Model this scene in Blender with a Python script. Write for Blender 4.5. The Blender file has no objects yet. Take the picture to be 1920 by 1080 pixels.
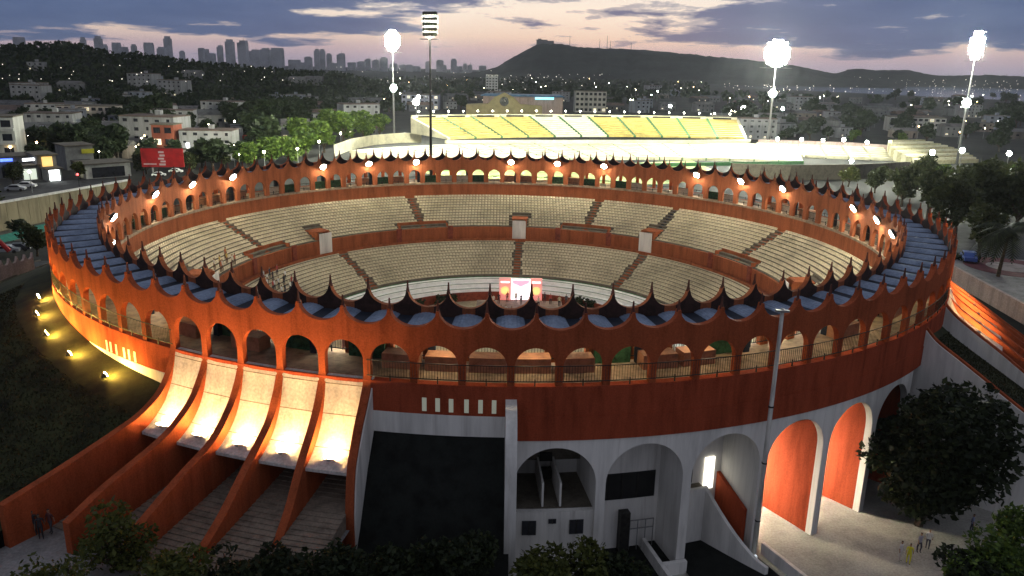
import bpy, math, random
import numpy as np
from mathutils import Matrix, Vector

# ------------------------------------------------------------------ camera, world, sun, exposure
sc = bpy.context.scene
COL = sc.collection
PI = math.pi
FPX, PITCH, ROLL, YAW = 1473.4, 0.2738, 0.0206, 0.0117      # focal length in pixels of a 1920 px frame
CAM = np.array([0.0, -98.06, 35.34])
_f = np.array([math.sin(YAW)*math.cos(PITCH), math.cos(YAW)*math.cos(PITCH), -math.sin(PITCH)])
_r0 = np.array([math.cos(YAW), -math.sin(YAW), 0.0])
_u0 = np.cross(_r0, _f)
_r = math.cos(ROLL)*_r0+math.sin(ROLL)*_u0
_u = -math.sin(ROLL)*_r0+math.cos(ROLL)*_u0
cd = bpy.data.cameras.new('camera')
cam = bpy.data.objects.new('camera', cd)
COL.objects.link(cam)
m = Matrix.Identity(4)
for i in range(3):
    m[i][0], m[i][1], m[i][2], m[i][3] = _r[i], _u[i], -_f[i], CAM[i]
cam.matrix_world = m
cd.sensor_width = 36.0
cd.lens = 36.0*FPX/1920
cd.clip_start = 0.5
cd.clip_end = 30000
sc.camera = cam


def at(x, y, z):
    """point of height z seen at pixel (x, y) of the 1920x1080 photograph"""
    d = _r*(x-960)/FPX+_u*(540-y)/FPX+_f
    t = (z-CAM[2])/d[2]
    return CAM+t*d


def at_dist(x, y, dist):
    d = _r*(x-960)/FPX+_u*(540-y)/FPX+_f
    return CAM+d*(dist/math.hypot(d[0], d[1]))


def pix(p):
    q = np.array(p, float)-CAM
    w = q@_f
    return 960+FPX*(q@_r)/w, 540-FPX*(q@_u)/w


SUN_AZ, SUN_EL = math.radians(6), math.radians(2.5)          # the afterglow: straight ahead, just over the hill
world = bpy.data.worlds.new('World')
sc.world = world
world.use_nodes = True
nt = world.node_tree
nt.nodes.clear()


def N_(tree, t, **kw):
    n = tree.nodes.new(t)
    for k, v in kw.items():
        setattr(n, k, v)
    return n


def math_(tree, op, a, b=None, clamp=False):
    n = N_(tree, 'ShaderNodeMath', operation=op)
    n.use_clamp = clamp
    for i, v in enumerate((a, b)):
        if v is None:
            continue
        if isinstance(v, (int, float)):
            n.inputs[i].default_value = v
        else:
            tree.links.new(v, n.inputs[i])
    return n.outputs[0]


def ramp_(tree, fac, stops, interp='LINEAR'):
    n = N_(tree, 'ShaderNodeValToRGB')
    cr = n.color_ramp
    cr.interpolation = interp
    while len(cr.elements) < len(stops):
        cr.elements.new(0.5)
    for e, (p, c) in zip(cr.elements, stops):
        e.position = p
        e.color = (c[0], c[1], c[2], 1) if not isinstance(c, (int, float)) else (c, c, c, 1)
    tree.links.new(fac, n.inputs[0])
    return n.outputs[0]


def mix_(tree, fac, a, b, mode='MIX'):
    n = N_(tree, 'ShaderNodeMix', data_type='RGBA', blend_type=mode)
    for i, v in ((0, fac), (6, a), (7, b)):
        if isinstance(v, (int, float)):
            n.inputs[i].default_value = v
        elif isinstance(v, tuple):
            n.inputs[i].default_value = (*v, 1)
        else:
            tree.links.new(v, n.inputs[i])
    return n.outputs[2]


tc = N_(nt, 'ShaderNodeTexCoord')
sx = N_(nt, 'ShaderNodeSeparateXYZ')
nt.links.new(tc.outputs['Generated'], sx.inputs[0])
X, Y, Z = sx.outputs
az = math_(nt, 'ARCTAN2', X, Y)
el = math_(nt, 'ARCSINE', Z)
e1 = math_(nt, 'ABSOLUTE', el)
es = math_(nt, 'DIVIDE', e1, math_(nt, 'ADD', e1, 0.16))          # stretches the low sky: 0.087 rad -> 0.35
base = ramp_(nt, es, [(0.0, (.40, .37, .48)), (.05, (.50, .42, .52)), (.11, (.68, .51, .54)), (.18, (.90, .69, .57)),
                      (.30, (.98, .86, .74)), (.45, (.62, .64, .68)), (.70, (.27, .295, .36)), (1.0, (.24, .265, .325))])
# clouds: low, long bands seen edge on
cb = N_(nt, 'ShaderNodeCombineXYZ')
nt.links.new(math_(nt, 'MULTIPLY', az, 7.4), cb.inputs[0])
nt.links.new(math_(nt, 'MULTIPLY', es, 11.5), cb.inputs[1])
cb.inputs[2].default_value = 3.37
ns = N_(nt, 'ShaderNodeTexNoise')
ns.inputs['Scale'].default_value = 1.15
ns.inputs['Detail'].default_value = 7
ns.inputs['Roughness'].default_value = 0.60
ns.inputs['Distortion'].default_value = 0.15
nt.links.new(cb.outputs[0], ns.inputs['Vector'])
cb2 = N_(nt, 'ShaderNodeCombineXYZ')
nt.links.new(math_(nt, 'MULTIPLY', az, 3.0), cb2.inputs[0])
nt.links.new(math_(nt, 'MULTIPLY', es, 26.0), cb2.inputs[1])
ns2 = N_(nt, 'ShaderNodeTexNoise')
ns2.inputs['Scale'].default_value = 1.3
ns2.inputs['Detail'].default_value = 5
nt.links.new(cb2.outputs[0], ns2.inputs['Vector'])
# more cloud away from the afterglow, and higher up
azd = math_(nt, 'ABSOLUTE', math_(nt, 'SUBTRACT', az, 0.03))
bias = ramp_(nt, azd, [(0.0, -.0), (.08, .01), (.18, .11), (.30, .25), (1.0, .26)])
b2 = ramp_(nt, es, [(0.0, .0), (.08, .0), (.13, .35), (.19, .9), (.5, 1.0)])
cl = math_(nt, 'ADD', ns.outputs[0], math_(nt, 'MULTIPLY', bias, b2))
cl = math_(nt, 'ADD', cl, math_(nt, 'MULTIPLY', math_(nt, 'SUBTRACT', ns2.outputs[0], .5), .10))
cl = math_(nt, 'SUBTRACT', cl, math_(nt, 'MULTIPLY', math_(nt, 'SUBTRACT', 1.0, b2), .12))
cmask = ramp_(nt, cl, [(.51, 0.0), (.56, .6), (.62, 1.0)], 'EASE')
ccol = ramp_(nt, cl, [(.5, (.30, .31, .42)), (.57, (.085, .145, .30)), (.8, (.06, .115, .26))])
ccol = mix_(nt, ramp_(nt, es, [(.38, 0.0), (.62, 1.0)]), ccol, (.26, .28, .335))
skyc = mix_(nt, cmask, base, ccol)
# the dusk side behind the camera is dimmer and bluer
back = math_(nt, 'MULTIPLY', math_(nt, 'SUBTRACT', 1.0, math_(nt, 'COSINE', math_(nt, 'SUBTRACT', az, 0.1))), 0.5)
low = math_(nt, 'SUBTRACT', 1.0, es)
skyc = mix_(nt, math_(nt, 'MULTIPLY', math_(nt, 'MULTIPLY', back, low), .9), skyc, (.27, .267, .305))
# a thin share of the physical sky with the sun at the horizon
nish = N_(nt, 'ShaderNodeTexSky', sky_type='NISHITA')
nish.sun_disc = False
nish.sun_elevation = SUN_EL
nish.sun_rotation = SUN_AZ
add = mix_(nt, 1.0, skyc, mix_(nt, 1.0, nish.outputs[0], (.004, .004, .004), 'MULTIPLY'), 'ADD')
bg = N_(nt, 'ShaderNodeBackground')
bg.inputs['Strength'].default_value = 1.0
nt.links.new(add, bg.inputs['Color'])
wo = N_(nt, 'ShaderNodeOutputWorld')
nt.links.new(bg.outputs[0], wo.inputs['Surface'])

sd = bpy.data.lights.new('sun', 'SUN')
sd.energy = 0.06
sd.angle = math.radians(12)
sd.color = (1.0, .72, .52)
sun = bpy.data.objects.new('sun', sd)
COL.objects.link(sun)
sun.rotation_euler = (PI/2-SUN_EL, 0, PI-SUN_AZ)              # light travels from ahead towards the camera

vs = sc.view_settings
vs.view_transform = 'Standard'
vs.look = 'None'
vs.exposure = 0.0
vs.gamma = 1.0
cy = sc.cycles
cy.use_denoising = True
try:
    cy.denoiser = 'OPENIMAGEDENOISE'
except Exception:
    pass
cy.sample_clamp_indirect = 4.0
cy.max_bounces = 6
cy.diffuse_bounces = 3
cy.glossy_bounces = 2
cy.volume_bounces = 0
cy.use_light_tree = True
cy.caustics_reflective = False
cy.caustics_refractive = False

random.seed(7)
rng = np.random.default_rng(11)

# ------------------------------------------------------------------ materials
MATS = {}


def mat(name, col, rough=.8, var=.12, scale=1.5, col2=None, bump=0.0, metal=0.0, detail=5, streak=False, spec=.3, fine=None):
    if name in MATS:
        return MATS[name]
    mt = bpy.data.materials.new(name)
    mt.use_nodes = True
    t = mt.node_tree
    bs = t.nodes['Principled BSDF']
    bs.inputs['Roughness'].default_value = rough
    bs.inputs['Metallic'].default_value = metal
    bs.inputs['Specular IOR Level'].default_value = spec
    g = N_(t, 'ShaderNodeNewGeometry')
    n1 = N_(t, 'ShaderNodeTexNoise')
    n1.inputs['Scale'].default_value = scale
    n1.inputs['Detail'].default_value = detail
    n1.inputs['Roughness'].default_value = .62
    if streak:
        mp = N_(t, 'ShaderNodeMapping')
        mp.inputs['Scale'].default_value = (1, 1, .16)
        t.links.new(g.outputs['Position'], mp.inputs[0])
        t.links.new(mp.outputs[0], n1.inputs['Vector'])
    else:
        t.links.new(g.outputs['Position'], n1.inputs['Vector'])
    c2 = col2 or tuple(max(0, c*(1-2.6*var)) for c in col)
    c1 = tuple(min(1, c*(1+var*.6)) for c in col)
    out = ramp_(t, n1.outputs[0], [(.30, c2), (.55, col), (.75, c1)])
    if fine:
        n2 = N_(t, 'ShaderNodeTexNoise')
        n2.inputs['Scale'].default_value = fine
        n2.inputs['Detail'].default_value = 3
        t.links.new(g.outputs['Position'], n2.inputs['Vector'])
        out = mix_(t, .5, out, ramp_(t, n2.outputs[0], [(.3, .55), (.7, 1.25)]), 'MULTIPLY')
    if streak:
        m3 = N_(t, 'ShaderNodeMapping')
        m3.inputs['Scale'].default_value = (1.7, 1.7, .07)
        t.links.new(g.outputs['Position'], m3.inputs[0])
        n3 = N_(t, 'ShaderNodeTexNoise')
        n3.inputs['Scale'].default_value = 1.6
        n3.inputs['Detail'].default_value = 6
        n3.inputs['Roughness'].default_value = .7
        t.links.new(m3.outputs[0], n3.inputs['Vector'])
        out = mix_(t, 1.0, out, ramp_(t, n3.outputs[0], [(.28, (.78, .76, .75)), (.44, (.95, .95, .95)), (.6, (1.0, 1.0, 1.0)), (.75, (1.07, 1.06, 1.05))]), 'MULTIPLY')
    t.links.new(out, bs.inputs['Base Color'])
    if bump:
        b = N_(t, 'ShaderNodeBump')
        b.inputs['Strength'].default_value = bump
        b.inputs['Distance'].default_value = .05
        t.links.new(n1.outputs[0], b.inputs['Height'])
        t.links.new(b.outputs[0], bs.inputs['Normal'])
    MATS[name] = mt
    return mt


def emit(name, col, s, base=(.8, .8, .8)):
    if name in MATS:
        return MATS[name]
    mt = bpy.data.materials.new(name)
    mt.use_nodes = True
    bs = mt.node_tree.nodes['Principled BSDF']
    bs.inputs['Base Color'].default_value = (*base, 1)
    bs.inputs['Emission Color'].default_value = (*col, 1)
    bs.inputs['Emission Strength'].default_value = s
    MATS[name] = mt
    return mt


def leafmat(name, c1, c2, c3):
    """leaf colour that varies from leaf to leaf"""
    if name in MATS:
        return MATS[name]
    mt = bpy.data.materials.new(name)
    mt.use_nodes = True
    t = mt.node_tree
    bs = t.nodes['Principled BSDF']
    bs.inputs['Roughness'].default_value = .6
    bs.inputs['Specular IOR Level'].default_value = .25
    g = N_(t, 'ShaderNodeNewGeometry')
    t.links.new(ramp_(t, g.outputs['Random Per Island'], [(0, c1), (.5, c2), (1, c3)]), bs.inputs['Base Color'])
    tr = N_(t, 'ShaderNodeBsdfTranslucent')
    t.links.new(ramp_(t, g.outputs['Random Per Island'], [(0, c1), (1, c3)]), tr.inputs[0])
    mx = N_(t, 'ShaderNodeMixShader')
    mx.inputs[0].default_value = .3
    t.links.new(bs.outputs[0], mx.inputs[1])
    t.links.new(tr.outputs[0], mx.inputs[2])
    t.links.new(mx.outputs[0], t.nodes['Material Output'].inputs['Surface'])
    MATS[name] = mt
    return mt


M = dict(
    terra=mat('terracotta_paint', (.39, .088, .034), .85, .15, .9, bump=.15, streak=True, fine=9, spec=.08),
    terra2=mat('terracotta_wall', (.38, .072, .032), .88, .15, 1.1, bump=.12, streak=True, fine=12, spec=.06),
    terra_in=mat('inner_terracotta', (.34, .105, .047), .85, .16, 1.1, streak=True, fine=10, spec=.08),  # more orange terracotta for the walls inside
    white=mat('whitewash', (.80, .775, .74), .9, .13, .55, streak=True, spec=.1),
    slab=mat('pale_slab', (.62, .57, .54), .85, .10, 1.2, streak=True, fine=6),
    roof=mat('blue_sheet', (.24, .30, .42), .5, .22, .55, col2=(.12, .16, .24), fine=5, metal=.1),
    gutter=mat('dark_gutter', (.012, .018, .036), .7, .2, 1.5),
    concrete=mat('concrete', (.14, .12, .095), .9, .16, .9, fine=8),
    seat=mat('cream_seat', (.60, .53, .38), .6, .12, .10, col2=(.36, .31, .22), spec=.15),
    floor=mat('walkway_floor', (.30, .22, .16), .8, .2, 1.2),
    sand=mat('arena_sand', (.46, .37, .23), .95, .15, .4, fine=3),
    barrier=mat('barrier_wood', (.22, .045, .025), .6, .2, 2.0),
    green=mat('green_paint', (.05, .16, .06), .6, .2, 2),
    metal=mat('dark_metal', (.045, .042, .04), .5, .2, 4, metal=.5),
    galv=mat('galvanised_metal', (.34, .34, .34), .45, .15, 5, metal=.6),
    wood=mat('grey_pole', (.62, .60, .56), .85, .2, 3, streak=True),
    pave=mat('paving', (.27, .26, .26), .9, .16, .6, fine=6),
    asphalt=mat('asphalt', (.055, .055, .058), .9, .25, .5, fine=7),
    ground=mat('city_ground', (.026, .026, .024), .95, .35, .03, fine=.3),
    grass=mat('grass', (.030, .034, .010), .95, .35, .45, fine=5, bump=.3),
    darkgrass=mat('dark_planting', (.010, .012, .011), .95, .35, .8, fine=6, bump=.4),
    stair=mat('stair_stone', (.24, .19, .15), .9, .18, 1.5, fine=8),
    pink=mat('pink_render', (.50, .37, .33), .85, .12, .7, streak=True, fine=5),
    bark=mat('bark', (.075, .055, .04), .95, .3, 4, bump=.4),
    hill=mat('hill_scrub', (.020, .024, .020), .95, .4, .012, fine=.09),
    water=mat('bay_water', (.05, .06, .08), .12, .1, .02, spec=.6),
    dark=mat('dark_opening', (.012, .012, .014), .4, .2, 1),
    glassd=mat('dark_glass', (.02, .022, .03), .15, .2, 1, spec=.6),
    yellow=mat('yellow_seats', (.50, .40, .13), .7, .15, .25),
    ivory=mat('ivory_deck', (.66, .62, .46), .8, .12, .3),
    pitch=mat('playing_field_green', (.34, .40, .16), .9, .2, .1),
    red=mat('red_panel', (.42, .02, .02), .6, .15, 1),
    redsign=mat('red_billboard', (.30, .012, .014), .55, .15, .5),
    tealroof=mat('teal_awning', (.03, .22, .15), .6, .2, .8),
    blue=mat('blue_panel', (.02, .05, .35), .5, .1, 1),
    leafd=leafmat('dark_leaves', (.010, .016, .008), (.020, .030, .012), (.034, .046, .016)),
    leafm=leafmat('green_leaves', (.03, .06, .012), (.07, .12, .02), (.13, .19, .03)),
    leafy=leafmat('olive_leaves', (.04, .055, .012), (.075, .085, .018), (.12, .13, .03)),
    leafc=leafmat('city_leaves', (.010, .020, .010), (.022, .036, .014), (.036, .052, .020)),
    l_bowl=emit('floodlight_warm_white', (1.0, .90, .64), 290),
    l_chute=emit('halogen_uplight', (1.0, .60, .22), 800),
    l_lawn=emit('sodium_uplight', (1.0, .56, .11), 1500),
    l_walk=emit('walkway_tube', (1.0, .76, .40), 95),
    l_arch=emit('passage_lamp', (1.0, .86, .64), 6500),
    l_cool=emit('cool_lamp', (.92, 1.0, .95), 60),
    l_white=emit('stadium_floodlight', (.97, 1.0, .82), 1500),
    l_street=emit('street_lamp_light', (1.0, .90, .66), 60),
    l_warm=emit('warm_lamp_light', (1.0, .62, .26), 36),
    l_win=emit('lit_window', (1.0, .80, .48), .9),
    l_sign=emit('lit_sign', (.95, .98, 1.0), 7),
    l_yel=emit('yellow_lit_sign', (1.0, .55, .03), 1.1),
    l_blue=emit('blue_lit_sign', (.05, .15, 1.0), 2.5),
    l_red=emit('red_signal', (1.0, .04, .04), 9),
    l_screen=emit('led_screen', (1.0, .82, .86), 2.6),
    l_pink=emit('led_pink', (.9, .22, .40), 1.3),
    l_disc=emit('led_emblem', (1.0, .55, .06), 1.2),
    l_redp=emit('led_red', (.75, .035, .03), .8),
)


# ------------------------------------------------------------------ mesh helpers
KIDS = {}


class MB:
    def __init__(s):
        s.v, s.f = [], []

    def add(s, vs, fs):
        o = len(s.v)
        s.v += [tuple(v) for v in vs]
        s.f += [tuple(i+o for i in f) for f in fs]
        return s

    def hexa(s, p):
        """8 corners: bottom 4 (ccw), top 4 (ccw)"""
        return s.add(p, [(3, 2, 1, 0), (4, 5, 6, 7), (0, 1, 5, 4), (1, 2, 6, 5), (2, 3, 7, 6), (3, 0, 4, 7)])

    def box(s, c, d, rz=0.0, taper=1.0):
        ca, sa = math.cos(rz), math.sin(rz)
        P = []
        for z, k in ((-d[2]/2, 1.0), (d[2]/2, taper)):
            for x, y in ((-1, -1), (1, -1), (1, 1), (-1, 1)):
                a, b = x*d[0]/2*k, y*d[1]/2*k
                P.append((c[0]+a*ca-b*sa, c[1]+a*sa+b*ca, c[2]+z))
        return s.hexa(P)

    def tube(s, a, b, r0, r1=None, n=8, cap=True):
        r1 = r0 if r1 is None else r1
        a, b = Vector(a), Vector(b)
        d = (b-a).normalized()
        x = d.orthogonal().normalized()
        y = d.cross(x)
        V = []
        for p, r in ((a, r0), (b, r1)):
            for i in range(n):
                t = 2*PI*i/n
                V.append(p+x*(r*math.cos(t))+y*(r*math.sin(t)))
        F = [(i, (i+1) % n, n+(i+1) % n, n+i) for i in range(n)]
        if cap:
            F += [tuple(range(n-1, -1, -1)), tuple(range(n, 2*n))]
        return s.add(V, F)

    def poly(s, pts, ext):
        """planar polygon pts extruded by vector ext"""
        n = len(pts)
        e = Vector(ext)
        V = [Vector(p) for p in pts]+[Vector(p)+e for p in pts]
        F = [tuple(range(n-1, -1, -1)), tuple(range(n, 2*n))]+[(i, (i+1) % n, n+(i+1) % n, n+i) for i in range(n)]
        return s.add(V, F)

    def sphere(s, c, r, nu=8, nv=6, sz=1.0):
        V = [(c[0], c[1], c[2]-r*sz)]
        for j in range(1, nv):
            ph = -PI/2+PI*j/nv
            for i in range(nu):
                t = 2*PI*i/nu
                V.append((c[0]+r*math.cos(ph)*math.cos(t), c[1]+r*math.cos(ph)*math.sin(t), c[2]+r*sz*math.sin(ph)))
        V.append((c[0], c[1], c[2]+r*sz))
        F = [(0, 1+(i+1) % nu, 1+i) for i in range(nu)]
        for j in range(nv-2):
            o = 1+j*nu
            F += [(o+i, o+(i+1) % nu, o+nu+(i+1) % nu, o+nu+i) for i in range(nu)]
        o = 1+(nv-2)*nu
        F += [(o+i, o+(i+1) % nu, len(V)-1) for i in range(nu)]
        return s.add(V, F)

    def mesh(s, name):
        me = bpy.data.meshes.new(name)
        me.from_pydata([tuple(v) for v in s.v], [], s.f)
        me.update()
        return me

    def build(s, name, m_, parent=None, smooth=False):
        me = s.mesh(name)
        me.materials.append(m_)
        if smooth:
            me.shade_smooth()
        return link(name, me, parent)


def link(name, data, parent=None, mw=None):
    o = bpy.data.objects.new(name, data)
    COL.objects.link(o)
    if parent is not None:
        o.parent = parent
        KIDS.setdefault(parent.name, []).append(o)
    if mw is not None:
        o.matrix_local = mw
    return o


def np_mesh(name, V, F, m_):
    me = bpy.data.meshes.new(name)
    V = np.asarray(V, np.float32)
    F = np.asarray(F, np.int32)
    k = F.shape[1]
    me.vertices.add(len(V))
    me.vertices.foreach_set('co', V.ravel())
    me.loops.add(F.size)
    me.loops.foreach_set('vertex_index', F.ravel())
    me.polygons.add(len(F))
    me.polygons.foreach_set('loop_start', np.arange(0, F.size, k, dtype=np.int32))
    me.polygons.foreach_set('loop_total', np.full(len(F), k, np.int32))
    me.update(calc_edges=True)
    me.materials.append(m_)
    return me


def tag(o, label=None, cat=None, group=None, kind=None):
    for k, v in (('label', label), ('category', cat), ('group', group), ('kind', kind)):
        if v:
            o[k] = v
    return o


def thing(name, loc=(0, 0, 0), rz=0.0):
    o = bpy.data.objects.new(name, None)
    COL.objects.link(o)
    o.location = tuple(float(c) for c in loc)
    o.rotation_euler = (0, 0, rz)
    o.empty_display_size = .1
    return o


def struct(o):
    o['kind'] = 'structure'
    return o


def copy_tree(o, parent=None):
    c = o.copy()
    COL.objects.link(c)
    if parent is not None:
        c.parent = parent
    for ch in KIDS.get(o.name, []):
        copy_tree(ch, c)
    return c


NB, PH = 98, 0.0119
ST = 2*PI/NB
RO, RI = 50.0, 45.55
ZF = 15.1            # gallery floor
ZM = 19.0            # lowest point of the scalloped crest


def ang(k):
    return k*ST+PH


def P(r, a, z):
    return (r*math.sin(a), -r*math.cos(a), z)


def arcband(mb, r0, r1, z0, z1, a0, a1, step=ST/2, slope=0.0):
    """closed ring segment between radii r0<r1 and heights z0<z1"""
    n = max(1, int(round(abs(a1-a0)/step)))
    full = abs(abs(a1-a0)-2*PI) < 1e-6
    V, F = [], []
    cnt = n if full else n+1
    for i in range(cnt):
        a = a0+(a1-a0)*i/n
        V += [P(r0, a, z0), P(r1, a, z0-slope), P(r1, a, z1-slope), P(r0, a, z1)]
    for i in range(n):
        p, q = 4*i, 4*((i+1) % cnt)
        for j in range(4):
            F.append((p+j, p+(j+1) % 4, q+(j+1) % 4, q+j))
    if not full:
        F += [(0, 3, 2, 1), (4*n, 4*n+1, 4*n+2, 4*n+3)]
    return mb.add(V, F)


def wall_cols(mb, R, th, cols):
    """cols: list of (angle, bottom, open_low, open_high, top, open?) where open? is about the segment to the next column"""
    def quad(a, b, c, d):
        mb.add([a, b, c, d], [(0, 1, 2, 3)])
    prev = False
    for i in range(len(cols)-1):
        a, b0, l0, h0, t0, op = cols[i]
        a2, b1, l1, h1, t1, _ = cols[i+1]
        for rr, flip in ((R, False), (R-th, True)):
            segs = [(b0, l0, b1, l1), (h0, t0, h1, t1)] if op else [(b0, t0, b1, t1)]
            for z0, z1, y0, y1 in segs:
                if z1-z0 < 1e-4 and y1-y0 < 1e-4:
                    continue
                q = [P(rr, a, z0), P(rr, a2, y0), P(rr, a2, y1), P(rr, a, z1)]
                quad(*(q[::-1] if flip else q))
        quad(P(R, a, t0), P(R, a2, t1), P(R-th, a2, t1), P(R-th, a, t0))
        if op:
            quad(P(R, a, h0), P(R-th, a, h0), P(R-th, a2, h1), P(R, a2, h1))
            if l0-b0 > 1e-3:
                quad(P(R, a, l0), P(R, a2, l1), P(R-th, a2, l1), P(R-th, a, l0))
            if not prev:
                quad(P(R, a, l0), P(R, a, h0), P(R-th, a, h0), P(R-th, a, l0))
        elif prev:
            quad(P(R, a, l0), P(R-th, a, l0), P(R-th, a, h0), P(R, a, h0))
        prev = op


def crest(s, hb):
    t = (hb-abs(s))/hb
    t = min(1.0, t/.95)
    return 1.12*(1-math.sqrt(max(0.0, 1-t*t)))


def arcade(R, th, w, zlow, zspring, zb):
    """one bay, arch centred on angle 0, crest peak above the arch"""
    hb = R*ST/2
    rise = math.sqrt(max(0, 1))*w
    ss = sorted(set([round(x, 4) for x in list(np.linspace(-hb, -w, 6))+list(np.linspace(w, hb, 6))
                     + [w*math.sin(t) for t in np.linspace(-PI/2, PI/2, 21)]+[-.16, -.08, .08, .16]]))
    cols = []
    for i, s in enumerate(ss):
        hi = zspring+math.sqrt(max(0.0, w*w-s*s))
        nxt = ss[i+1] if i+1 < len(ss) else s
        op = abs((s+nxt)/2) < w and i+1 < len(ss)
        cols.append((s/R, zb, zlow, hi, ZM+crest(s, hb), op))
    mb = MB()
    wall_cols(mb, R, th, cols)
    return mb


def rot(a):
    return Matrix.Rotation(a, 4, 'Z')


def per_island(m_, stops):
    t_ = m_.node_tree
    b_ = t_.nodes['Principled BSDF']
    src_ = b_.inputs['Base Color'].links[0].from_socket
    g_ = N_(t_, 'ShaderNodeNewGeometry')
    t_.links.new(mix_(t_, 1.0, src_, ramp_(t_, g_.outputs['Random Per Island'], stops), 'MULTIPLY'), b_.inputs['Base Color'])


per_island(M['seat'], [(0, .82), (.2, .94), (.6, 1.0), (1, 1.06)])

# ------------------------------------------------------------------ the ground and what lies far off
g = MB()
S = 9000
g.add([(-S, -900, -.03), (S, -900, -.03), (S, S, -.03), (-S, S, -.03)], [(0, 1, 2, 3)])
struct(g.build('ground', M['ground']))


def zl(k, r):
    """height of the land on the left (k below -8)"""
    z0 = np.interp(-k, [8, 8.8, 11, 12.5, 15, 20, 34], [11.9, 12.2, 12.75, 13.25, 13.9, 13.6, 11.5])
    d = r-50
    return float(z0-np.interp(d, [0, 3, 8, 13, 20, 60], [0, .9, 3.0, 4.6, 5.0, 5.2]))


def polar_patch(name, m_, k0, k1, r0, r1, nk, nr, zfun):
    V, F = [], []
    for i in range(nk+1):
        k = k0+(k1-k0)*i/nk
        for j in range(nr+1):
            r = r0+(r1-r0)*j/nr
            V.append(P(r, ang(k), zfun(k, r)))
    for i in range(nk):
        for j in range(nr):
            a = i*(nr+1)+j
            F.append((a, a+1, a+nr+2, a+nr+1))
    mb = MB()
    mb.add(V, F)
    return mb.build(name, m_, smooth=True)


struct(polar_patch('lawn', M['grass'], -8.05, -27, 49.6, 80, 50, 36, zl))
PLZ = 6.2
struct(polar_patch('plaza', M['pave'], -3.0, -8.05, 45, 84, 20, 8, lambda k, r: PLZ-0.02))
# planting bed under the trees in front, left of the white end wall
struct(polar_patch('planting_bank', M['darkgrass'], .0, -3.0, 49.7, 84, 16, 20,
                   lambda k, r: float(np.interp(r, [49.7, 50.3, 54.5, 60, 84], [11.9, 11.5, 3.2, 1.2, .5]))))


def zr(k, r):
    f = np.interp(r, [50, 51.1, 52.9, 54.7, 58, 64, 75], [14.2, 13.2, 12.1, 11.05, 9.1, 6.0, 3.0])
    return float(f-.25-(k-12.5)*.42)


struct(polar_patch('grass_slope', M['grass'], 12.55, 15.0, 49.8, 75, 8, 20, zr))
struct(polar_patch('service_court', mat('pale_court', (.44, .42, .38), .9, .14, .35, fine=6), 0.0, 12.5, 36, 84, 40, 12, lambda k, r: 0.0))

# bay water on the right, hills behind
w_ = MB()
w_.add([at(1330, 161.5, .02), at(1960, 191, .02), at(1960, 166.5, .02), at(1400, 157.5, .02)], [(0, 1, 2, 3)])
struct(w_.build('bay_water', M['water']))


def ridge(name, pts, dist, depth, m_, seed, rough=3.0):
    """a hill whose skyline follows pts (pixels), built at its own distance with its own depth"""
    r_ = np.random.default_rng(seed)
    xs = np.arange(pts[0][0], pts[-1][0]+1, 6.0)
    ys = np.interp(xs, [p[0] for p in pts], [p[1] for p in pts])
    n = len(xs)
    top = []
    for x, y in zip(xs, ys):
        p = at_dist(x, y, dist)
        top.append((p[0], p[1], max(.3, p[2])))
    top = np.array(top)
    V, F = [], []
    prof = [(-1.0, 0.0), (-.8, .12), (-.6, .30), (-.42, .52), (-.26, .75), (-.12, .93), (0, 1.0), (.2, .9), (.6, .4), (1.0, 0.0)]
    for i in range(n):
        d = np.array([top[i][0]-CAM[0], top[i][1]-CAM[1]])
        d /= np.linalg.norm(d)
        for (t, hgt) in prof:
            j = r_.normal(0, 1)*rough*.5*(1 if 0 < hgt < 1 else .35)
            V.append((top[i][0]+d[0]*t*depth, top[i][1]+d[1]*t*depth, top[i][2]*hgt+(j if hgt > 0 else -1)))
    q = len(prof)
    for i in range(n-1):
        for j in range(q-1):
            a = i*q+j
            F.append((a, a+1, a+q+1, a+q))
    mb = MB()
    mb.add(V, F)
    return struct(mb.build(name, m_, smooth=True))


ridge('mountain', [(850, 143), (905, 133), (930, 126), (965, 105), (1000, 87), (1015, 81), (1050, 82), (1080, 88), (1120, 90), (1200, 93), (1290, 101),
                   (1400, 112), (1480, 121), (1530, 131), (1560, 137), (1590, 141), (1650, 150), (1700, 158)], 3000, 620, M['hill'], 3, 5.0)
ridge('hills', [(1480, 153), (1560, 140), (1590, 131), (1610, 128), (1640, 132), (1670, 131), (1700, 131), (1730, 137), (1760, 142), (1800, 141),
                (1860, 141), (1930, 144), (2000, 150)], 3600, 420, M['hill'], 5, 4.5)
ridge('wooded_hill', [(-120, 98), (0, 96), (20, 94), (60, 92), (110, 88), (150, 90), (190, 102), (230, 110), (270, 108), (300, 114), (360, 122), (420, 128), (480, 134), (560, 140), (640, 144), (700, 156), (770, 180), (790, 184)], 860, 230, M['hill'], 8, 1.8)

# ------------------------------------------------------------------ the bullring
BR = thing('bullring')
tag(BR, 'round terracotta bullring with scalloped crest, arcades and tiers of cream seats', 'bullring')
M['crest_dark'] = mat('dark_crest_face', (.045, .020, .018), .85, .25, 1.2, fine=6)  # dark brown for the crest faces towards the roof


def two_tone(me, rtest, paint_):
    """the faces towards the roof carry a darker brown"""
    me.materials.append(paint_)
    me.materials.append(M['crest_dark'])
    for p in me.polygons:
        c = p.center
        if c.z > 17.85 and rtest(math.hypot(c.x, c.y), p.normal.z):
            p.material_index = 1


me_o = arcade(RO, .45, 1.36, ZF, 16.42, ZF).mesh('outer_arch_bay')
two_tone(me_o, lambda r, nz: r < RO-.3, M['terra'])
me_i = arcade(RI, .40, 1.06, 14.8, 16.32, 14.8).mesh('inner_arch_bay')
two_tone(me_i, lambda r, nz: r > RI-.1, M['terra_in'])


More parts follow.
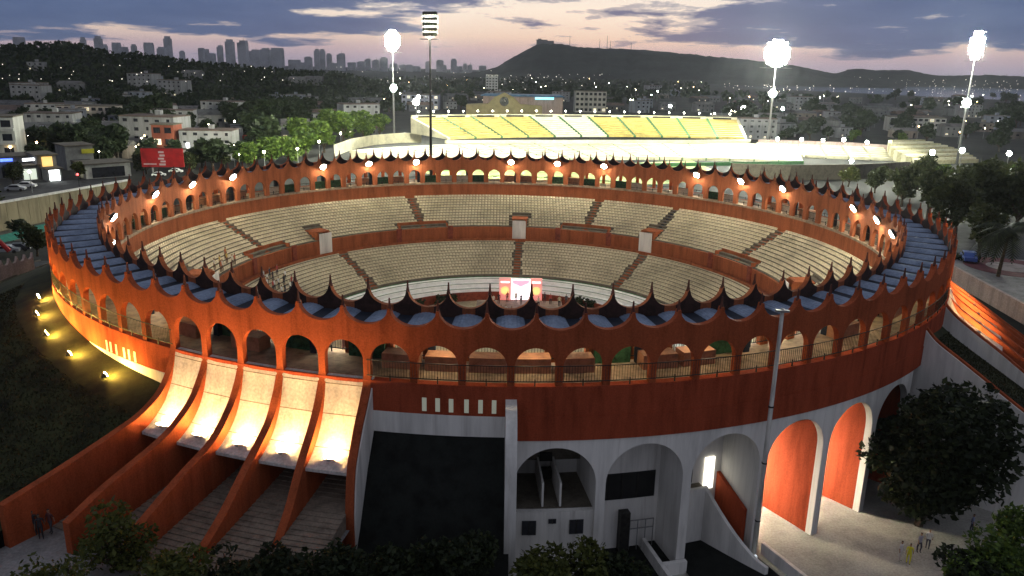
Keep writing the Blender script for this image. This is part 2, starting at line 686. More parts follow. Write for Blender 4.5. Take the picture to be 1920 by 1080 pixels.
def finial_mesh(R, th):
    mb = MB()
    c = P(R-th/2, 0, 0)
    mb.tube((c[0], c[1], ZM+.98), (c[0], c[1], ZM+1.35), .16, .085, 6)
    mb.tube((c[0], c[1], ZM+1.35), (c[0], c[1], ZM+1.82), .085, .05, 6)
    me = mb.mesh('finial')
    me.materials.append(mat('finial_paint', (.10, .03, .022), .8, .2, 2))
    return me


fo, fi = finial_mesh(RO, .45), finial_mesh(RI, .40)
# a roof panel: shallow corrugated vault over the gallery, one for each bay
V, F = [], []
nu_, nv_ = 16, 3
for i in range(nu_+1):
    u = -.33+.66*i/nu_
    for j in range(nv_+1):
        r = RI+.02+(RO-.5-RI)*j/nv_
        z = 18.28+.24*(1-(u/.33)**2)+(.025 if i % 2 else 0)+.10*(1-j/nv_)
        V.append(P(r, u*ST, z))
for i in range(nu_):
    for j in range(nv_):
        a = i*(nv_+1)+j
        F.append((a, a+1, a+nv_+2, a+nv_+1))
mb = MB()
mb.add(V, F)
me_r = mb.mesh('roof_panel')
me_r.materials.append(M['roof'])
mb = MB()
arcband(mb, RI+.01, RO-.46, 17.95, 18.335, -.20*ST, .20*ST, ST/4)
me_g = mb.mesh('roof_gutter')
me_g.materials.append(M['gutter'])


def railing_mesh(R, h, n, mname, z):
    mb = MB()
    hw = ST*.5
    for zz in (z+h, z+.32):
        arcband(mb, R, R+.05, zz-.03, zz+.03, -hw, hw, ST/4)
    for i in range(n):
        a = -hw+ST*(i+.5)/n
        c = P(R+.025, a, 0)
        mb.tube((c[0], c[1], z+.30), (c[0], c[1], z+h), .016, n=4, cap=False)
    c = P(R+.025, 0, 0)
    mb.box((c[0], c[1], z+.25), (.07, .07, .5))
    me = mb.mesh('railing')
    me.materials.append(M[mname])
    return me


rail_o = railing_mesh(RO-.02, 1.40, 17, 'metal', ZF+.02)
rail_i = railing_mesh(RI+.03, 1.15, 14, 'metal', ZF-.02)
for k in range(NB):
    kk = k if k < NB//2 else k-NB
    a = ang(k+.5)
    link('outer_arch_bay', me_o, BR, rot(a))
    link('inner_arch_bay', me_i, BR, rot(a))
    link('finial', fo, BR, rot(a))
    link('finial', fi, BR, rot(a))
    link('roof_panel', me_r, BR, rot(ang(k)))
    link('roof_gutter', me_g, BR, rot(a))
    if not (-8 <= kk <= -4) and not (15 <= kk <= 19):
        link('railing', rail_o, BR, rot(a))
    link('gallery_railing', rail_i, BR, rot(a))
mb = MB()
arcband(mb, RO-.6, RO+.06, 12.95, ZF-.012, 0, 2*PI)
mb.build('parapet_band', M['terra2'], BR)
mb = MB()
arcband(mb, RO-.55, RO+.10, 11.2, 12.95-.004, ang(0.1), ang(12.6))
mb.build('lower_band', M['terra2'], BR)
mb = MB()
arcband(mb, RI-.5, RO-.62, ZF-.35, ZF-.02, 0, 2*PI)
mb.build('gallery_floor', M['floor'], BR)
mb = MB()
arcband(mb, RI-.42, RI+.012, 12.2, 14.8-.004, 0, 2*PI)
mb.build('inner_wall', M['terra_in'], BR)
# white plinth on the left, and the white strip above the planted bank
mb = MB()
arcband(mb, RO-.5, RO+.09, 11.2, 12.95-.004, ang(-45), ang(-7.9))
mb.build('white_plinth', M['white'], BR)
mb = MB()
arcband(mb, RO-.5, RO+.09, 11.45, 12.95-.004, ang(-2.95), ang(-.1))
mb.build('white_plinth', M['white'], BR)
mb = MB()
arcband(mb, RO-.9, RO-.02, 0, 11.45-.004, ang(-8), ang(-.1))
mb.build('base_wall', M['terra2'], BR)
mb = MB()
arcband(mb, RO-.9, RO-.02, 0, 12.95-.008, ang(12.6), ang(NB-8.0))
mb.build('base_wall', M['white'], BR)

# slit openings, lit from within
slit = MB()
slit.box(P(RO+.065, 0, 13.65), (.30, .06, .95))
slit_me = slit.mesh('slit_window')
slit_me.materials.append(M['l_slit'] if 'l_slit' in M else emit('slit_light', (.80, .82, .62), .18, (.4,.4,.35)))
for k in (-1.78, -1.50, -1.22, -.90, -.61, -.33):
    link('slit_window', slit_me, BR, rot(ang(k)))
slit2 = MB()
slit2.box(P(RO+.065, 0, 13.45), (.22, .06, .85))
slit2_me = slit2.mesh('slit_window')
slit2_me.materials.append(M['white'])
for k in (-10.75, -10.55, -10.28, -9.92, -9.70, -9.46):
    link('slit_window', slit2_me, BR, rot(ang(k)))

# arches of the ground floor, every second bay
WA = 2*ST*RO/2


def ground_arches(k0, n):
    cols = []
    hw = 2.86
    zs = 7.75
    for q in range(n):
        ac = ang(k0+2*q+1)
        ss = sorted(set([round(x, 4) for x in [-WA, -3.04, -hw, hw, 3.04, WA]+[hw*math.sin(t) for t in np.linspace(-PI/2, PI/2, 25)]]))
        for i, s in enumerate(ss):
            if i+1 == len(ss) and q+1 < n:
                continue
            nxt = ss[i+1] if i+1 < len(ss) else s
            hi = zs+math.sqrt(max(0., hw*hw-s*s))
            cols.append((ac+s/RO, 0.0, 0.0, hi, 11.2-.004, abs((s+nxt)/2) < hw and i+1 < len(ss)))
    mb = MB()
    wall_cols(mb, RO, .55, cols)
    return mb


ground_arches(0, 6).build('ground_arcade', M['white'], BR)
# radial walls behind the piers, back wall, soffit
for k in (2, 4, 6, 8, 10, 12):
    a = ang(k)
    t = .30
    r1, r0 = RO-.56, 38.0
    def rp(r, off, z):
        return (r*math.sin(a)+off*math.cos(a), -r*math.cos(a)+off*math.sin(a), z)
    mb = MB()
    mb.hexa([rp(r0, -t, 0), rp(r1, -t, 0), rp(r1, t, 0), rp(r0, t, 0), rp(r0, -t, 10.9), rp(r1, -t, 10.9), rp(r1, t, 10.9), rp(r0, t, 10.9)])
    mb.build('radial_wall', M['terra2'] if k >= 8 else M['white'], BR)
mb = MB()
arcband(mb, 37.4, 38.0, 0, 10.95, ang(0), ang(12.2))
mb.build('back_wall', M['white'], BR)
mb = MB()
arcband(mb, 37.4, RO-.57, 10.96, 11.15, ang(0), ang(12.2))
mb.build('soffit', M['slab'], BR)

# ---- fins and chutes
FINP = {
    -8: [(50.0, 15.3), (50.2, 14.6), (50.6, 13.5), (51.6, 12.2), (53.2, 11.25), (54.9, 10.75), (59.0, 9.85), (63.2, 9.1)],
    -7: [(50.0, 15.3), (50.15, 14.6), (50.5, 13.6), (51.3, 12.2), (52.6, 11.2), (54.5, 10.3), (58.9, 9.1), (61.6, 8.1)],
    -6: [(50.0, 15.3), (50.15, 14.6), (50.5, 13.5), (51.3, 12.1), (53.2, 10.5), (56.3, 9.4), (60.4, 7.7)],
    -5: [(50.0, 15.3), (50.15, 14.6), (50.6, 13.3), (51.6, 11.6), (54.2, 9.75), (57.0, 7.75), (59.4, 6.5)],
    -4: [(50.0, 15.3), (50.15, 14.6), (50.6, 13.4), (51.4, 12.0), (53.4, 9.9), (55.1, 7.8), (56.8, 6.3)],
    -3: [(50.0, 15.3), (50.2, 14.6), (50.9, 13.7), (51.8, 12.7), (52.8, 11.3), (53.4, 10.2), (53.8, 8.4), (54.0, 6.6), (53.9, 3.0), (53.6, 0)],
}


def smooth_prof(pts, n=5):
    out = []
    q = [pts[0]]+pts+[pts[-1]]
    for i in range(1, len(q)-2):
        p0, p1, p2, p3 = [np.array(x) for x in q[i-1:i+3]]
        for s in range(n):
            t = s/n
            out.append(tuple(.5*((2*p1)+(-p0+p2)*t+(2*p0-5*p1+4*p2-p3)*t*t+(-p0+3*p1-3*p2+p3)*t**3)))
    out.append(pts[-1])
    return out


def fin(k, prof, zb, m_, th=.56, off=0.0, name='fin', inset=0.0, parent=BR):
    a = ang(k)
    pr_ = smooth_prof(prof)
    pts = [(49.6, zb)]+[(49.6, prof[0][1])]+[(r-inset, z-inset) for r, z in pr_]
    if pr_[-1][1] > zb+.05:
        pts.append((pr_[-1][0]-inset, zb))
    e = (math.cos(a), math.sin(a), 0)
    mb = MB()
    P3 = [(r*math.sin(a)+e[0]*(off-th/2), -r*math.cos(a)+e[1]*(off-th/2), z) for r, z in pts]
    mb.poly(P3, tuple(c*th for c in e))
    return mb.build(name, m_, parent)


for k, pr in FINP.items():
    pr = pr[:2]+[(r+.26*min(1, (i+1)/2), z+.22*min(1, (i+1)/2)) for i, (r, z) in enumerate(pr[2:])] if k > -8 and k < -3 else pr
    fin(k, pr, 0 if k == -3 else PLZ-.3, M['terra'])
fin(-3, FINP[-3], 0, M['white'], .10, .335, 'fin_whitewash', inset=.12)
FIN0 = [(50.05, 14.2), (51.2, 14.05), (52.2, 13.4), (53.0, 12.0), (53.5, 9.5), (53.7, 6.0), (53.6, 0)]
fin(.02, FIN0, 0, M['white'], .74, 0, 'white_end_wall')
FINR = [(50.0, 14.65), (51.1, 13.6), (52.9, 12.55), (54.7, 11.5), (58.0, 9.55), (63.5, 6.6)]
fin(12.5, FINR, 0, M['terra'], .30, .15, 'fin')
fin(12.5, FINR, 0, M['white'], .14, -.08, 'fin_whitewash', inset=.12)
FIN15 = [(50.0, 15.0), (50.45, 14.5), (51.3, 13.75), (53.3, 12.4), (55.15, 11.2), (57.0, 9.9), (61.0, 7.2)]
fin(15, FIN15, 0, M['terra'], .34, .1, 'fin')
fin(15, FIN15, 0, M['white'], .12, -.14, 'fin_whitewash', inset=.14)
for k in (16, 17, 18, 19, 20):
    fin(k, FIN15, 0, M['terra'])


def chute(kc, prof, th=.22):
    pr_ = smooth_prof(prof, 6)
    a0, a1 = ang(kc-.5)+.22/51, ang(kc+.5)-.22/51
    V, F = [], []
    n = len(pr_)
    for r, z in pr_:
        for a in (a0, a1):
            V += [P(r, a, z), P(r, a, z-th)]
    for i in range(n-1):
        o = 4*i
        F += [(o, o+2, o+6, o+4), (o+1, o+5, o+7, o+3), (o, o+4, o+5, o+1), (o+2, o+3, o+7, o+6)]
    F += [(0, 1, 3, 2), (4*n-4, 4*n-2, 4*n-1, 4*n-3)]
    mb = MB()
    mb.add(V, F)
    o = mb.build('chute_slab', M['slab'], BR, smooth=False)
    for i in (9, 19, 30):
        if i+1 >= n:
            continue
        (r0_, z0_), (r1_, z1_) = pr_[i], pr_[i+1]
        f_ = .05/max(.05, math.hypot(r1_-r0_, z1_-z0_))
        q0, q1 = (r0_, z0_), (r0_+(r1_-r0_)*f_, z0_+(z1_-z0_)*f_)
        mj = MB()
        mj.hexa([P(q0[0], a0, q0[1]-.05), P(q0[0], a1, q0[1]-.05), P(q1[0], a1, q1[1]-.05), P(q1[0], a0, q1[1]-.05),
                 P(q0[0]+.006, a0, q0[1]+.006), P(q0[0]+.006, a1, q0[1]+.006), P(q1[0]+.006, a1, q1[1]+.006), P(q1[0]+.006, a0, q1[1]+.006)])
        mj.build('joint', M['stair'], o)
    return o


CH = [(49.6, 15.14), (50.02, 14.98), (50.22, 14.2), (50.6, 12.9), (51.2, 11.75), (52.0, 10.85), (52.9, 10.2), (53.45, 9.98)]
for k in (-7.5, -6.5, -5.5, -4.5, -3.5):
    chute(k, CH)
CHR = [(49.6, 15.14), (50.1, 14.95), (50.6, 14.1), (51.3, 13.2), (53.3, 11.9), (55.15, 10.8)]
for k in (15.5, 16.5, 17.5, 18.5, 19.5):
    chute(k, CHR)
# stair flights and landings under the chutes
for k in (-7.5, -6.5, -5.5, -4.5, -3.5):
    mb = MB()
    n = 22
    for i in range(n):
        r1 = 60.5-.46*i
        z1 = PLZ+.02+.075*(i+1)
        arcband(mb, r1-.46 if i < n-1 else 46, r1, PLZ-.05, z1, ang(k-.5)+.0043, ang(k+.5)-.0043, ST)
    mb.build('stair_flight', M['stair'], BR)
# light fittings are things of their own (lamps further down)

# ---- the bowl
TIERS = []


def tier(name, r_in, r_out, z_in, z_out, rows):
    mb = MB()
    run, rise = (r_out-r_in)/rows, (z_out-z_in)/rows
    n = 196
    prof = []
    for i in range(rows):
        prof += [(r_in+run*i, z_in+rise*i), (r_in+run*i, z_in+rise*(i+1)), ]
    prof += [(r_out, z_out), (r_out, z_in-1.2), (r_in, z_in-1.2)]
    q = len(prof)
    V, F = [], []
    for i in range(n):
        a = 2*PI*i/n
        V += [P(r, a, z) for r, z in prof]
    for i in range(n):
        j = (i+1) % n
        for c in range(q):
            d = (c+1) % q
            F.append((i*q+c, j*q+c, j*q+d, i*q+d))
    mb.add(V, F)
    mb.build(name, M['concrete'], BR)
    return run, rise


UPR = (36.6, 45.13, 8.35, 12.45, 12)
LOR = (26.5, 35.0, 2.25, 6.35, 13)
tier('upper_tier', *UPR)
tier('lower_tier', *LOR)
UA = [math.radians(x) for x in (-158, -112, -67, -21, 22, 68, 112.5, 158)]
UB = [math.radians(x) for x in (139.6,)]
LA = [math.radians(x) for x in (-132.5, -88, -44, 0, 44, 88, 139, 175.6)]
PORT = [math.radians(x) for x in (-129.3, 175.9, 140.2, -40, 40, 88, -86)]


def adiff(a, b):
    return abs((a-b+PI) % (2*PI)-PI)


def seats(name, T, aisles, gap, skip, seed):
    """moulded seats, row by row: pan and low back"""
    r_ = np.random.default_rng(seed)
    ri, ro, zi, zo, rows = T
    run, rise = (ro-ri)/rows, (zo-zi)/rows
    Vs, Fs = [], []
    base = []
    for i in range(rows):
        r = ri+run*(i+.62)
        z = zi+rise*(i+1)
        n = int(2*PI*r/.56)
        for j in range(n):
            a = 2*PI*(j+.5)/n
            d = min(adiff(a, x)*r for x in aisles)
            if d < gap:
                continue
            if skip(a, r):
                continue
            base.append((a, r, z))
    base = np.array(base)
    n = len(base)
    a, r, z = base.T
    er = np.stack([np.sin(a), -np.cos(a), 0*a], -1)
    et = np.stack([np.cos(a), np.sin(a), 0*a], -1)
    ez = np.zeros((n, 3))
    ez[:, 2] = 1
    c = er*r[:, None]+ez*z[:, None]
    def boxes(dr0, dr1, dt, z0, z1, lean=0.0):
        P_ = []
        for zz, l in ((z0, 0), (z1, lean)):
            for (dr, t) in ((dr0, -dt), (dr0, dt), (dr1, dt), (dr1, -dt)):
                P_.append(c+er*(dr+l)+et*t+ez*zz)
        return np.stack(P_, 1).reshape(-1, 3)
    V = np.concatenate([boxes(-.20, .16, .25, .09, .15), boxes(.13, .18, .24, .15, .37, .06)])
    m8 = len(V)//8
    fb = np.array([(4, 5, 6, 7), (0, 1, 5, 4), (1, 2, 6, 5), (2, 3, 7, 6), (3, 0, 4, 7)])
    F = (fb[None]+8*np.arange(m8)[:, None, None]).reshape(-1, 4)
    o = link(name, np_mesh(name, V, F, M['seat']), BR)
    o['kind'] = 'stuff'
    return o


def no_port(a, r):
    if any(adiff(a, x)*r < 1.7 and r < 40.2 for x in PORT):
        return True
    if any(adiff(a, x)*r < 4.6 and r < 38.2 for x in UA):
        return True
    return False


seats('upper_seats', UPR, UA+UB, .75, no_port, 1)
seats('lower_seats', LOR, LA, .75, lambda a, r: False, 2)


def aisle(a, T, w, m_):
    ri, ro, zi, zo, rows = T
    run, rise = (ro-ri)/rows, (zo-zi)/rows
    mb = MB()
    for i in range(rows):
        for h in (0, 1):
            r0 = ri+run*(i+h*.5)
            z1 = zi+rise*(i+.5+h*.5)
            arcband(mb, r0, ri+run*(i+1)+.0, z1-rise*.5 if not h else z1-rise*.5, z1+.02, a-w/2/r0, a+w/2/r0, 1)
    return mb.build('aisle_stair', m_, BR)


for a in UA:
    aisle(a, UPR, 1.15, M['terra_in'])
for a in UB:
    aisle(a, UPR, 1.2, M['gutter'])
for a in LA:
    aisle(a, LOR, 1.15, M['terra_in'])
# wall between the tiers, walkway, front wall of the lower tier
mb = MB()
arcband(mb, 36.25, 36.6-.004, 5.9, 8.6, 0, 2*PI, ST)
mb.build('tier_wall', M['terra_in'], BR)
mb = MB()
arcband(mb, 35.02, 36.24, 5.9, 6.55, 0, 2*PI, ST)
mb.build('tier_walkway', M['terra_in'], BR)
mb = MB()
arcband(mb, 34.86, 35.01, 6.36, 6.85, 0, 2*PI, ST)
mb.build('tier_kerb', M['terra_in'], BR)
mb = MB()
for i in range(4):
    r0 = 22.7+.95*i
    arcband(mb, r0, 26.49, -.1 if i == 0 else .55+.55*(i-1)+.004, .55+.55*i, 0, 2*PI, ST)
mb.build('ringside_terrace', mat('terrace_white', (.88, .88, .85), .7, .06, 1.0), BR)
mb = MB()
for i in range(4):
    r0 = 22.7+.95*i
    arcband(mb, r0-.02, r0+.04, .55+.55*i-.05, .55+.55*i+.02, 0, 2*PI, ST)
arcband(mb, 26.44, 26.52, 2.205, 2.32, 0, 2*PI, ST)
mb.build('green_nosing', M['green'], BR)
mb = MB()
arcband(mb, 20.5, 20.7, 0, 1.4, 0, 2*PI, ST)
mb.build('ring_fence', M['barrier'], BR)
mb = MB()
mb.add([P(22.69, 2*PI*i/96, .012) for i in range(96)], [tuple(range(96))])
struct(mb.build('arena_sand', M['sand']))
# low parapets where the upper aisles come down, with posts along the walkway
for a in UA:
    mb = MB()
    arcband(mb, 37.95, 38.15, 8.6, 9.5, a-4.3/38, a+4.3/38, ST)
    for s in (-1, 1):
        b = a+s*4.3/38
        arcband(mb, 36.61, 37.94, 8.4, 9.25, b-.09/37, b+.09/37, 1)
    mb.build('aisle_parapet', M['terra_in'], BR)
    for s in (-1, 1):
        mb = MB()
        b = a+s*4.5/36
        arcband(mb, 36.0, 36.24, 6.56, 8.9, b-.42/36, b+.42/36, 1)
        mb.build('walkway_doorway', M['barrier'], BR)
for i, a in enumerate(PORT):
    for s in (-1, 1):
        mb = MB()
        b = a+s*1.1/37.5
        arcband(mb, 36.62, 39.6, 8.4, 9.8, b-.13/38, b+.13/38, 1)
        mb.build('portal_side_wall', M['terra_in'], BR)
    mb = MB()
    arcband(mb, 36.9, 39.7, 9.804, 9.95, a-1.35/38, a+1.35/38, 1)
    lid = mb.build('portal_roof', M['terra_in'], BR)
    mb = MB()
    arcband(mb, 36.1, 36.23, 6.56, 9.75, a-1.15/36, a+1.15/36, 1)
    mb.build('portal_front', M['white'], BR)

# kiosks, half walls and green screens along the gallery, on some bays
r_ = random.Random(4)
kiosk = MB()
arcband(kiosk, 46.4, 47.7, ZF-.01, ZF+1.05, -.42*ST, .42*ST, ST/3)
kiosk_me = kiosk.mesh('gallery_counter')
kiosk_me.materials.append(mat('counter_brick', (.42, .20, .12), .8, .15, 2))
col_ = MB()
col_.box(P(46.2, 0, ZF+1.4), (.5, .5, 2.8))
col_me = col_.mesh('gallery_column')
col_me.materials.append(M['gutter'])
grn = MB()
arcband(grn, 45.9, 46.05, ZF-.01, ZF+1.2, -.46*ST, .46*ST, ST/3)
grn_me = grn.mesh('green_screen')
grn_me.materials.append(mat('green_screen', (.03, .10, .05), .8, .3, 2.5, fine=9))
plate = MB()
arcband(plate, 45.85, 45.95, ZF-.01, ZF+1.15, -.42*ST, .42*ST, ST/3)
plate_me = plate.mesh('pale_counter')
plate_me.materials.append(mat('pale_counter', (.62, .52, .42), .7, .1, 2))
for k in range(NB):
    q = r_.random()
    a = rot(ang(k+.5))
    if q < .24:
        link('gallery_counter', kiosk_me, BR, a)
    elif q < .46:
        link('green_screen', grn_me, BR, a)
    elif q < .58:
        link('pale_counter', plate_me, BR, a)
    if k % 3 == 0:
        link('gallery_column', col_me, BR, rot(ang(k+.15)))
# tube lights under the gallery roof
tube = MB()
arcband(tube, 47.6, 47.75, 17.80, 17.86, -.2*ST, .2*ST, ST)
tube_me = tube.mesh('gallery_light')
tube_me.materials.append(M['l_walk'])
for k in range(0, NB, 2):
    kk = k if k < NB//2 else k-NB
    if -9 < kk < -3:
        continue
    link('gallery_light', tube_me, BR, rot(ang(k+.5)))

# ------------------------------------------------------------------ lamps
def orient(d):
    """matrix whose +Z points along d"""
    d = Vector(d).normalized()
    return d.to_track_quat('Z', 'Y').to_matrix().to_4x4()


def lamp_proto(rad, depth, lens_m, body_m=None, name='floodlight', square=False, dome=False):
    """head with a lens that looks along +Z, on a short yoke"""
    t = thing(name)
    n = 4 if square else 14
    b = MB()
    b.tube((0, 0, -depth), (0, 0, .0), rad*.75, rad*1.12, n)
    b.build('housing', body_m or M['metal'], t)
    l = MB()
    if dome:
        l.sphere((0, 0, .0), rad*.98, 12, 8, .45)
        l.v = [(x, y, max(z, .004)) for x, y, z in l.v]
    else:
        l.tube((0, 0, .003), (0, 0, .05), rad, rad*.96, n)
    l.build('lens', lens_m, t)
    y = MB()
    y.box((0, 0, -depth-.08), (rad*.7, .08, .16))
    y.build('bracket', body_m or M['metal'], t)
    return t


def place(o, loc, d):
    o.matrix_local = Matrix.Translation(Vector([float(c) for c in loc]))@orient(d)
    return o


def ordinal(i):
    return ['first', 'second', 'third', 'fourth', 'fifth', 'sixth', 'seventh', 'eighth', 'ninth', 'tenth', 'eleventh', 'twelfth', 'thirteenth',
            'fourteenth', 'fifteenth', 'sixteenth', 'seventeenth', 'eighteenth', 'nineteenth', 'twentieth'][i] if i < 20 else f'{i+1}th'


def number_left_to_right(objs, text, cat, group):
    """labels by look plus place in the row, counted from the left as the camera sees them"""
    objs = sorted(objs, key=lambda o: pix(o.matrix_world.translation if o.parent else o.location)[0])
    for i, o in enumerate(objs):
        tag(o, text.format(n=ordinal(i)), cat, group)


fl = lamp_proto(.52, .35, M['l_bowl'], dome=True)
rimlamps = []
missing = {5, 8, 12, 16, 19, 20, 21, 22, 23, 24, 25, 26}
deg = [-71.8, -92.3, -103.9, -115, -137.4, -148.2, -159.3, 178.7, 167.9, 157, 134.9, 123.9, 112.9, 91.2, 81.1, 70.0, -60.5, -49, -38, -27, -16, -5,
       6, 17, 28, 39, 50, 60]
for i, dg in enumerate(deg):
    a = math.radians(dg)
    o = fl if i == 0 else copy_tree(fl)
    rr = RI-1.05
    p = P(rr, a, 18.85 if math.cos(a) < .35 else 17.75)
    inward = (-math.sin(a)*.82, math.cos(a)*.82, -.57)
    place(o, p, inward)
    rimlamps.append(o)
far_, near_ = [o for o in rimlamps if o.location.y > -16], [o for o in rimlamps if o.location.y <= -16]
number_left_to_right(far_, 'white floodlight on the far inner rim of the bullring, {n} from the left', 'floodlight', 'floodlights on the bullring inner rim')
number_left_to_right(near_, 'floodlight facing inward on the near inner rim, {n} from the left', 'floodlight', 'floodlights on the bullring inner rim')

up = lamp_proto(.30, .08, M['l_chute'], M['galv'], name='uplight')
lst = []
for i, k in enumerate((-7.5, -6.5, -5.5, -4.5, -3.5)):
    o = up if i == 0 else copy_tree(up)
    a = ang(k)
    place(o, P(52.95, a, 10.62), (-math.sin(a)*.42, math.cos(a)*.42, .90))
    lst.append(o)
number_left_to_right(lst, 'bright halogen uplight at the foot of a white chute slab, {n} from the left', 'lamp', 'uplights on the chute slabs')
lst = []
for k in (15.16, 16.16, 17.16, 18.16, 19.16):
    o = copy_tree(up)
    a = ang(k)
    place(o, P(52.9, a, 12.42), (-math.sin(a)*.5+math.cos(a)*.8, math.cos(a)*.5+math.sin(a)*.8, .12))
    lst.append(o)
number_left_to_right(lst, 'uplight on the orange lit chute at the right flank, {n} from the left', 'lamp', 'uplights on the right flank chute')
lw = lamp_proto(.22, .2, M['l_lawn'], name='lawn_uplight')
lst = []
for i, (k, r) in enumerate([(-15.75, 51.3), (-14.35, 51.9), (-12.9, 52.2), (-11.4, 52.1), (-9.75, 52.0)]):
    o = lw if i == 0 else copy_tree(lw)
    a = ang(k)
    place(o, P(r, a, zl(k, r)+.55), (-math.sin(a)*.80, math.cos(a)*.80, .36))
    lst.append(o)
number_left_to_right(lst, 'yellow sodium uplight on the dark lawn, {n} from the left', 'lamp', 'sodium uplights on the lawn')
pl = lamp_proto(.26, .15, M['l_arch'], name='passage_lamp')
for i, (k, r, z, lab) in enumerate(((6.3, 41.5, 4.6, 'lamp on the white wall inside the first terracotta passage'), (8.3, 42.5, 4.4, 'lamp inside the passage beside the big dark tree'),
                                   (4.3, 43.0, 7.4, 'lamp behind the third white arch, over the lit doorway'))):
    o = pl if i == 0 else copy_tree(pl)
    a = ang(k)
    place(o, P(r, a, z), (math.cos(a)-.25*math.sin(a), math.sin(a)+.25*math.cos(a), -.45))
    tag(o, lab, 'lamp', 'lamps in the ground floor passages')

# grey utility pole in front of the wall
t = thing('utility_pole', P(50.75, ang(5.82), 0))
mb = MB()
mb.tube((0, 0, 0), (0, 0, 19.9), .20, .13, 10)
mb.build('shaft', M['wood'], t, True)
for z in (3.5, 8.2, 12.6):
    mb = MB()
    mb.tube((0, 0, z), (0, 0, z+.1), .21, .21, 10)
    mb.build('band', M['metal'], t)
mb = MB()
mb.box((-.05, -.1, 19.75), (.9, .35, .14))
mb.build('crossarm', M['galv'], t)
tag(t, 'tall grey utility pole standing against the bullring front wall', 'pole')


def tower(name, base, h, lower, label, face, rad=.35, racks=(5, 4), w=4.6, lens=None, dark=False, twin=False):
    """lattice-free mast with racks of lamps; face = direction the lamps look"""
    t = thing(name, (base[0], base[1], 0))
    mb = MB()
    mb.tube((0, 0, 0), (0, 0, h), rad*1.5, rad*.7, 10)
    mb.build('mast', M['metal'] if dark else M['galv'], t, True)
    rz = math.atan2(face[1], face[0])-PI/2
    m_ = Matrix.Rotation(rz, 4, 'Z')
    rows, cols = racks
    mb = MB()
    for i in range(rows):
        mb.box((0, -.25, h-1.2*(i)-.2), (w, .12, .12))
    mb.box((0, -.3, h-1.2*rows-.2), (w*1.25, 1.6, .14))
    o = mb.build('lamp_rack', M['metal'] if dark else M['galv'], t)
    o.matrix_local = m_
    for i in range(rows):
        for j in range(cols):
            x = (j-(cols-1)/2)*w/cols
            ex, ey = 2*(j-(cols-1)/2)/cols, 2*(i-(rows-1)/2)/rows
            if ex*ex+ey*ey > 1.02 and not dark:
                continue
            mh, ml = TW if not dark else (hm2, lm2)
            Mt = m_@Matrix.Translation((x, .12, h-1.2*i-.2))@Matrix.Rotation(-PI/2-.42, 4, 'X')
            hd = link('lamp_head', mh, t, Mt)
            link('lens', ml, hd)
    if lower:
        for ex, ey in ((0, 0), (-1, 0), (1, 0), (-.5, .87), (.5, .87), (-.5, -.87), (.5, -.87)):
            Mt = m_@Matrix.Translation((ex*1.25, .3, lower+ey*1.25))@Matrix.Rotation(-PI/2-.35, 4, 'X')
            hd = link('lamp_head', TW[0], t, Mt)
            link('lens', TW[1], hd)
    tag(t, label, 'floodlight tower', 'stadium floodlight towers')
    return t


hb_ = MB()
hb_.tube((0, 0, -.5), (0, 0, 0), .42, .62, 8)
hm = hb_.mesh('lamp_head')
hm.materials.append(M['galv'])
ln = MB()
ln.tube((0, 0, .004), (0, 0, .06), .60, .58, 8)
lm = ln.mesh('lens')
lm.materials.append(M['l_white'])
TW = (hm, lm)
hm2 = hm.copy()
hm2.materials.clear()
hm2.materials.append(M['metal'])
lm2 = lm.copy()
lm2.materials.clear()
lm2.materials.append(emit('mast_floodlight', (1.0, 1.0, .76), 9500))


def ht(x, y, base):
    """height over the ground of pixel (x, y) for something standing at base"""
    d = _r*(x-960)/FPX+_u*(540-y)/FPX+_f
    s = math.hypot(base[0]-CAM[0], base[1]-CAM[1])/math.hypot(d[0], d[1])
    return CAM[2]+d[2]*s


STC = np.array([55.0, 235.0])            # middle of the baseball field
b = at_dist(739, 250, 400)
tower('floodlight_tower', b, ht(736, 58, b), ht(736, 165, b), 'lit floodlight tower standing left of the yellow stadium stand', (STC[0]-b[0], STC[1]-b[1]-60), racks=(8, 7), w=8.4)
b = at_dist(1440, 262, 400)
tower('floodlight_tower', b, ht(1456, 76, b), ht(1450, 175, b), 'lit floodlight tower behind the right part of the yellow stand',
      (STC[0]-b[0]-30, STC[1]-b[1]-70), racks=(10, 10), w=12)
b = at_dist(1795, 300, 375)
tower('floodlight_tower', b, ht(1827, 60, b), ht(1811, 193, b), 'lit floodlight tower beside the striped bleacher at far right', (STC[0]-b[0], STC[1]-b[1]-80),
      racks=(9, 5), w=6)
b = at_dist(808, 297, 205)
tower('floodlight_tower', b, ht(808, 24, b), 0, 'dark floodlight mast seen from behind, just beyond the bullring rim', (30, 100), dark=True, racks=(5, 5), w=3.6, rad=.27)

# ------------------------------------------------------------------ baseball stadium
SM = thing('stadium')
tag(SM, 'floodlit baseball stadium with yellow upper seats beyond the bullring', 'stadium')
A0, A1 = at(842, 262, 5.5), at(1398, 262, 5.5)
ux = (A1-A0)[:2]
Ls = float(np.linalg.norm(ux))
ux = ux/Ls
uy = np.array([-ux[1], ux[0]])


SAL = math.radians(21)
SRC = Ls/(2*math.sin(SAL))
SC = (A0[:2]+A1[:2])/2-uy*SRC*math.cos(SAL)


def SP(s, d, z):
    th_ = (s/Ls-.5)*2*SAL
    q = SC+(SRC+d)*(math.sin(th_)*ux+math.cos(th_)*uy)
    return (q[0], q[1], z)


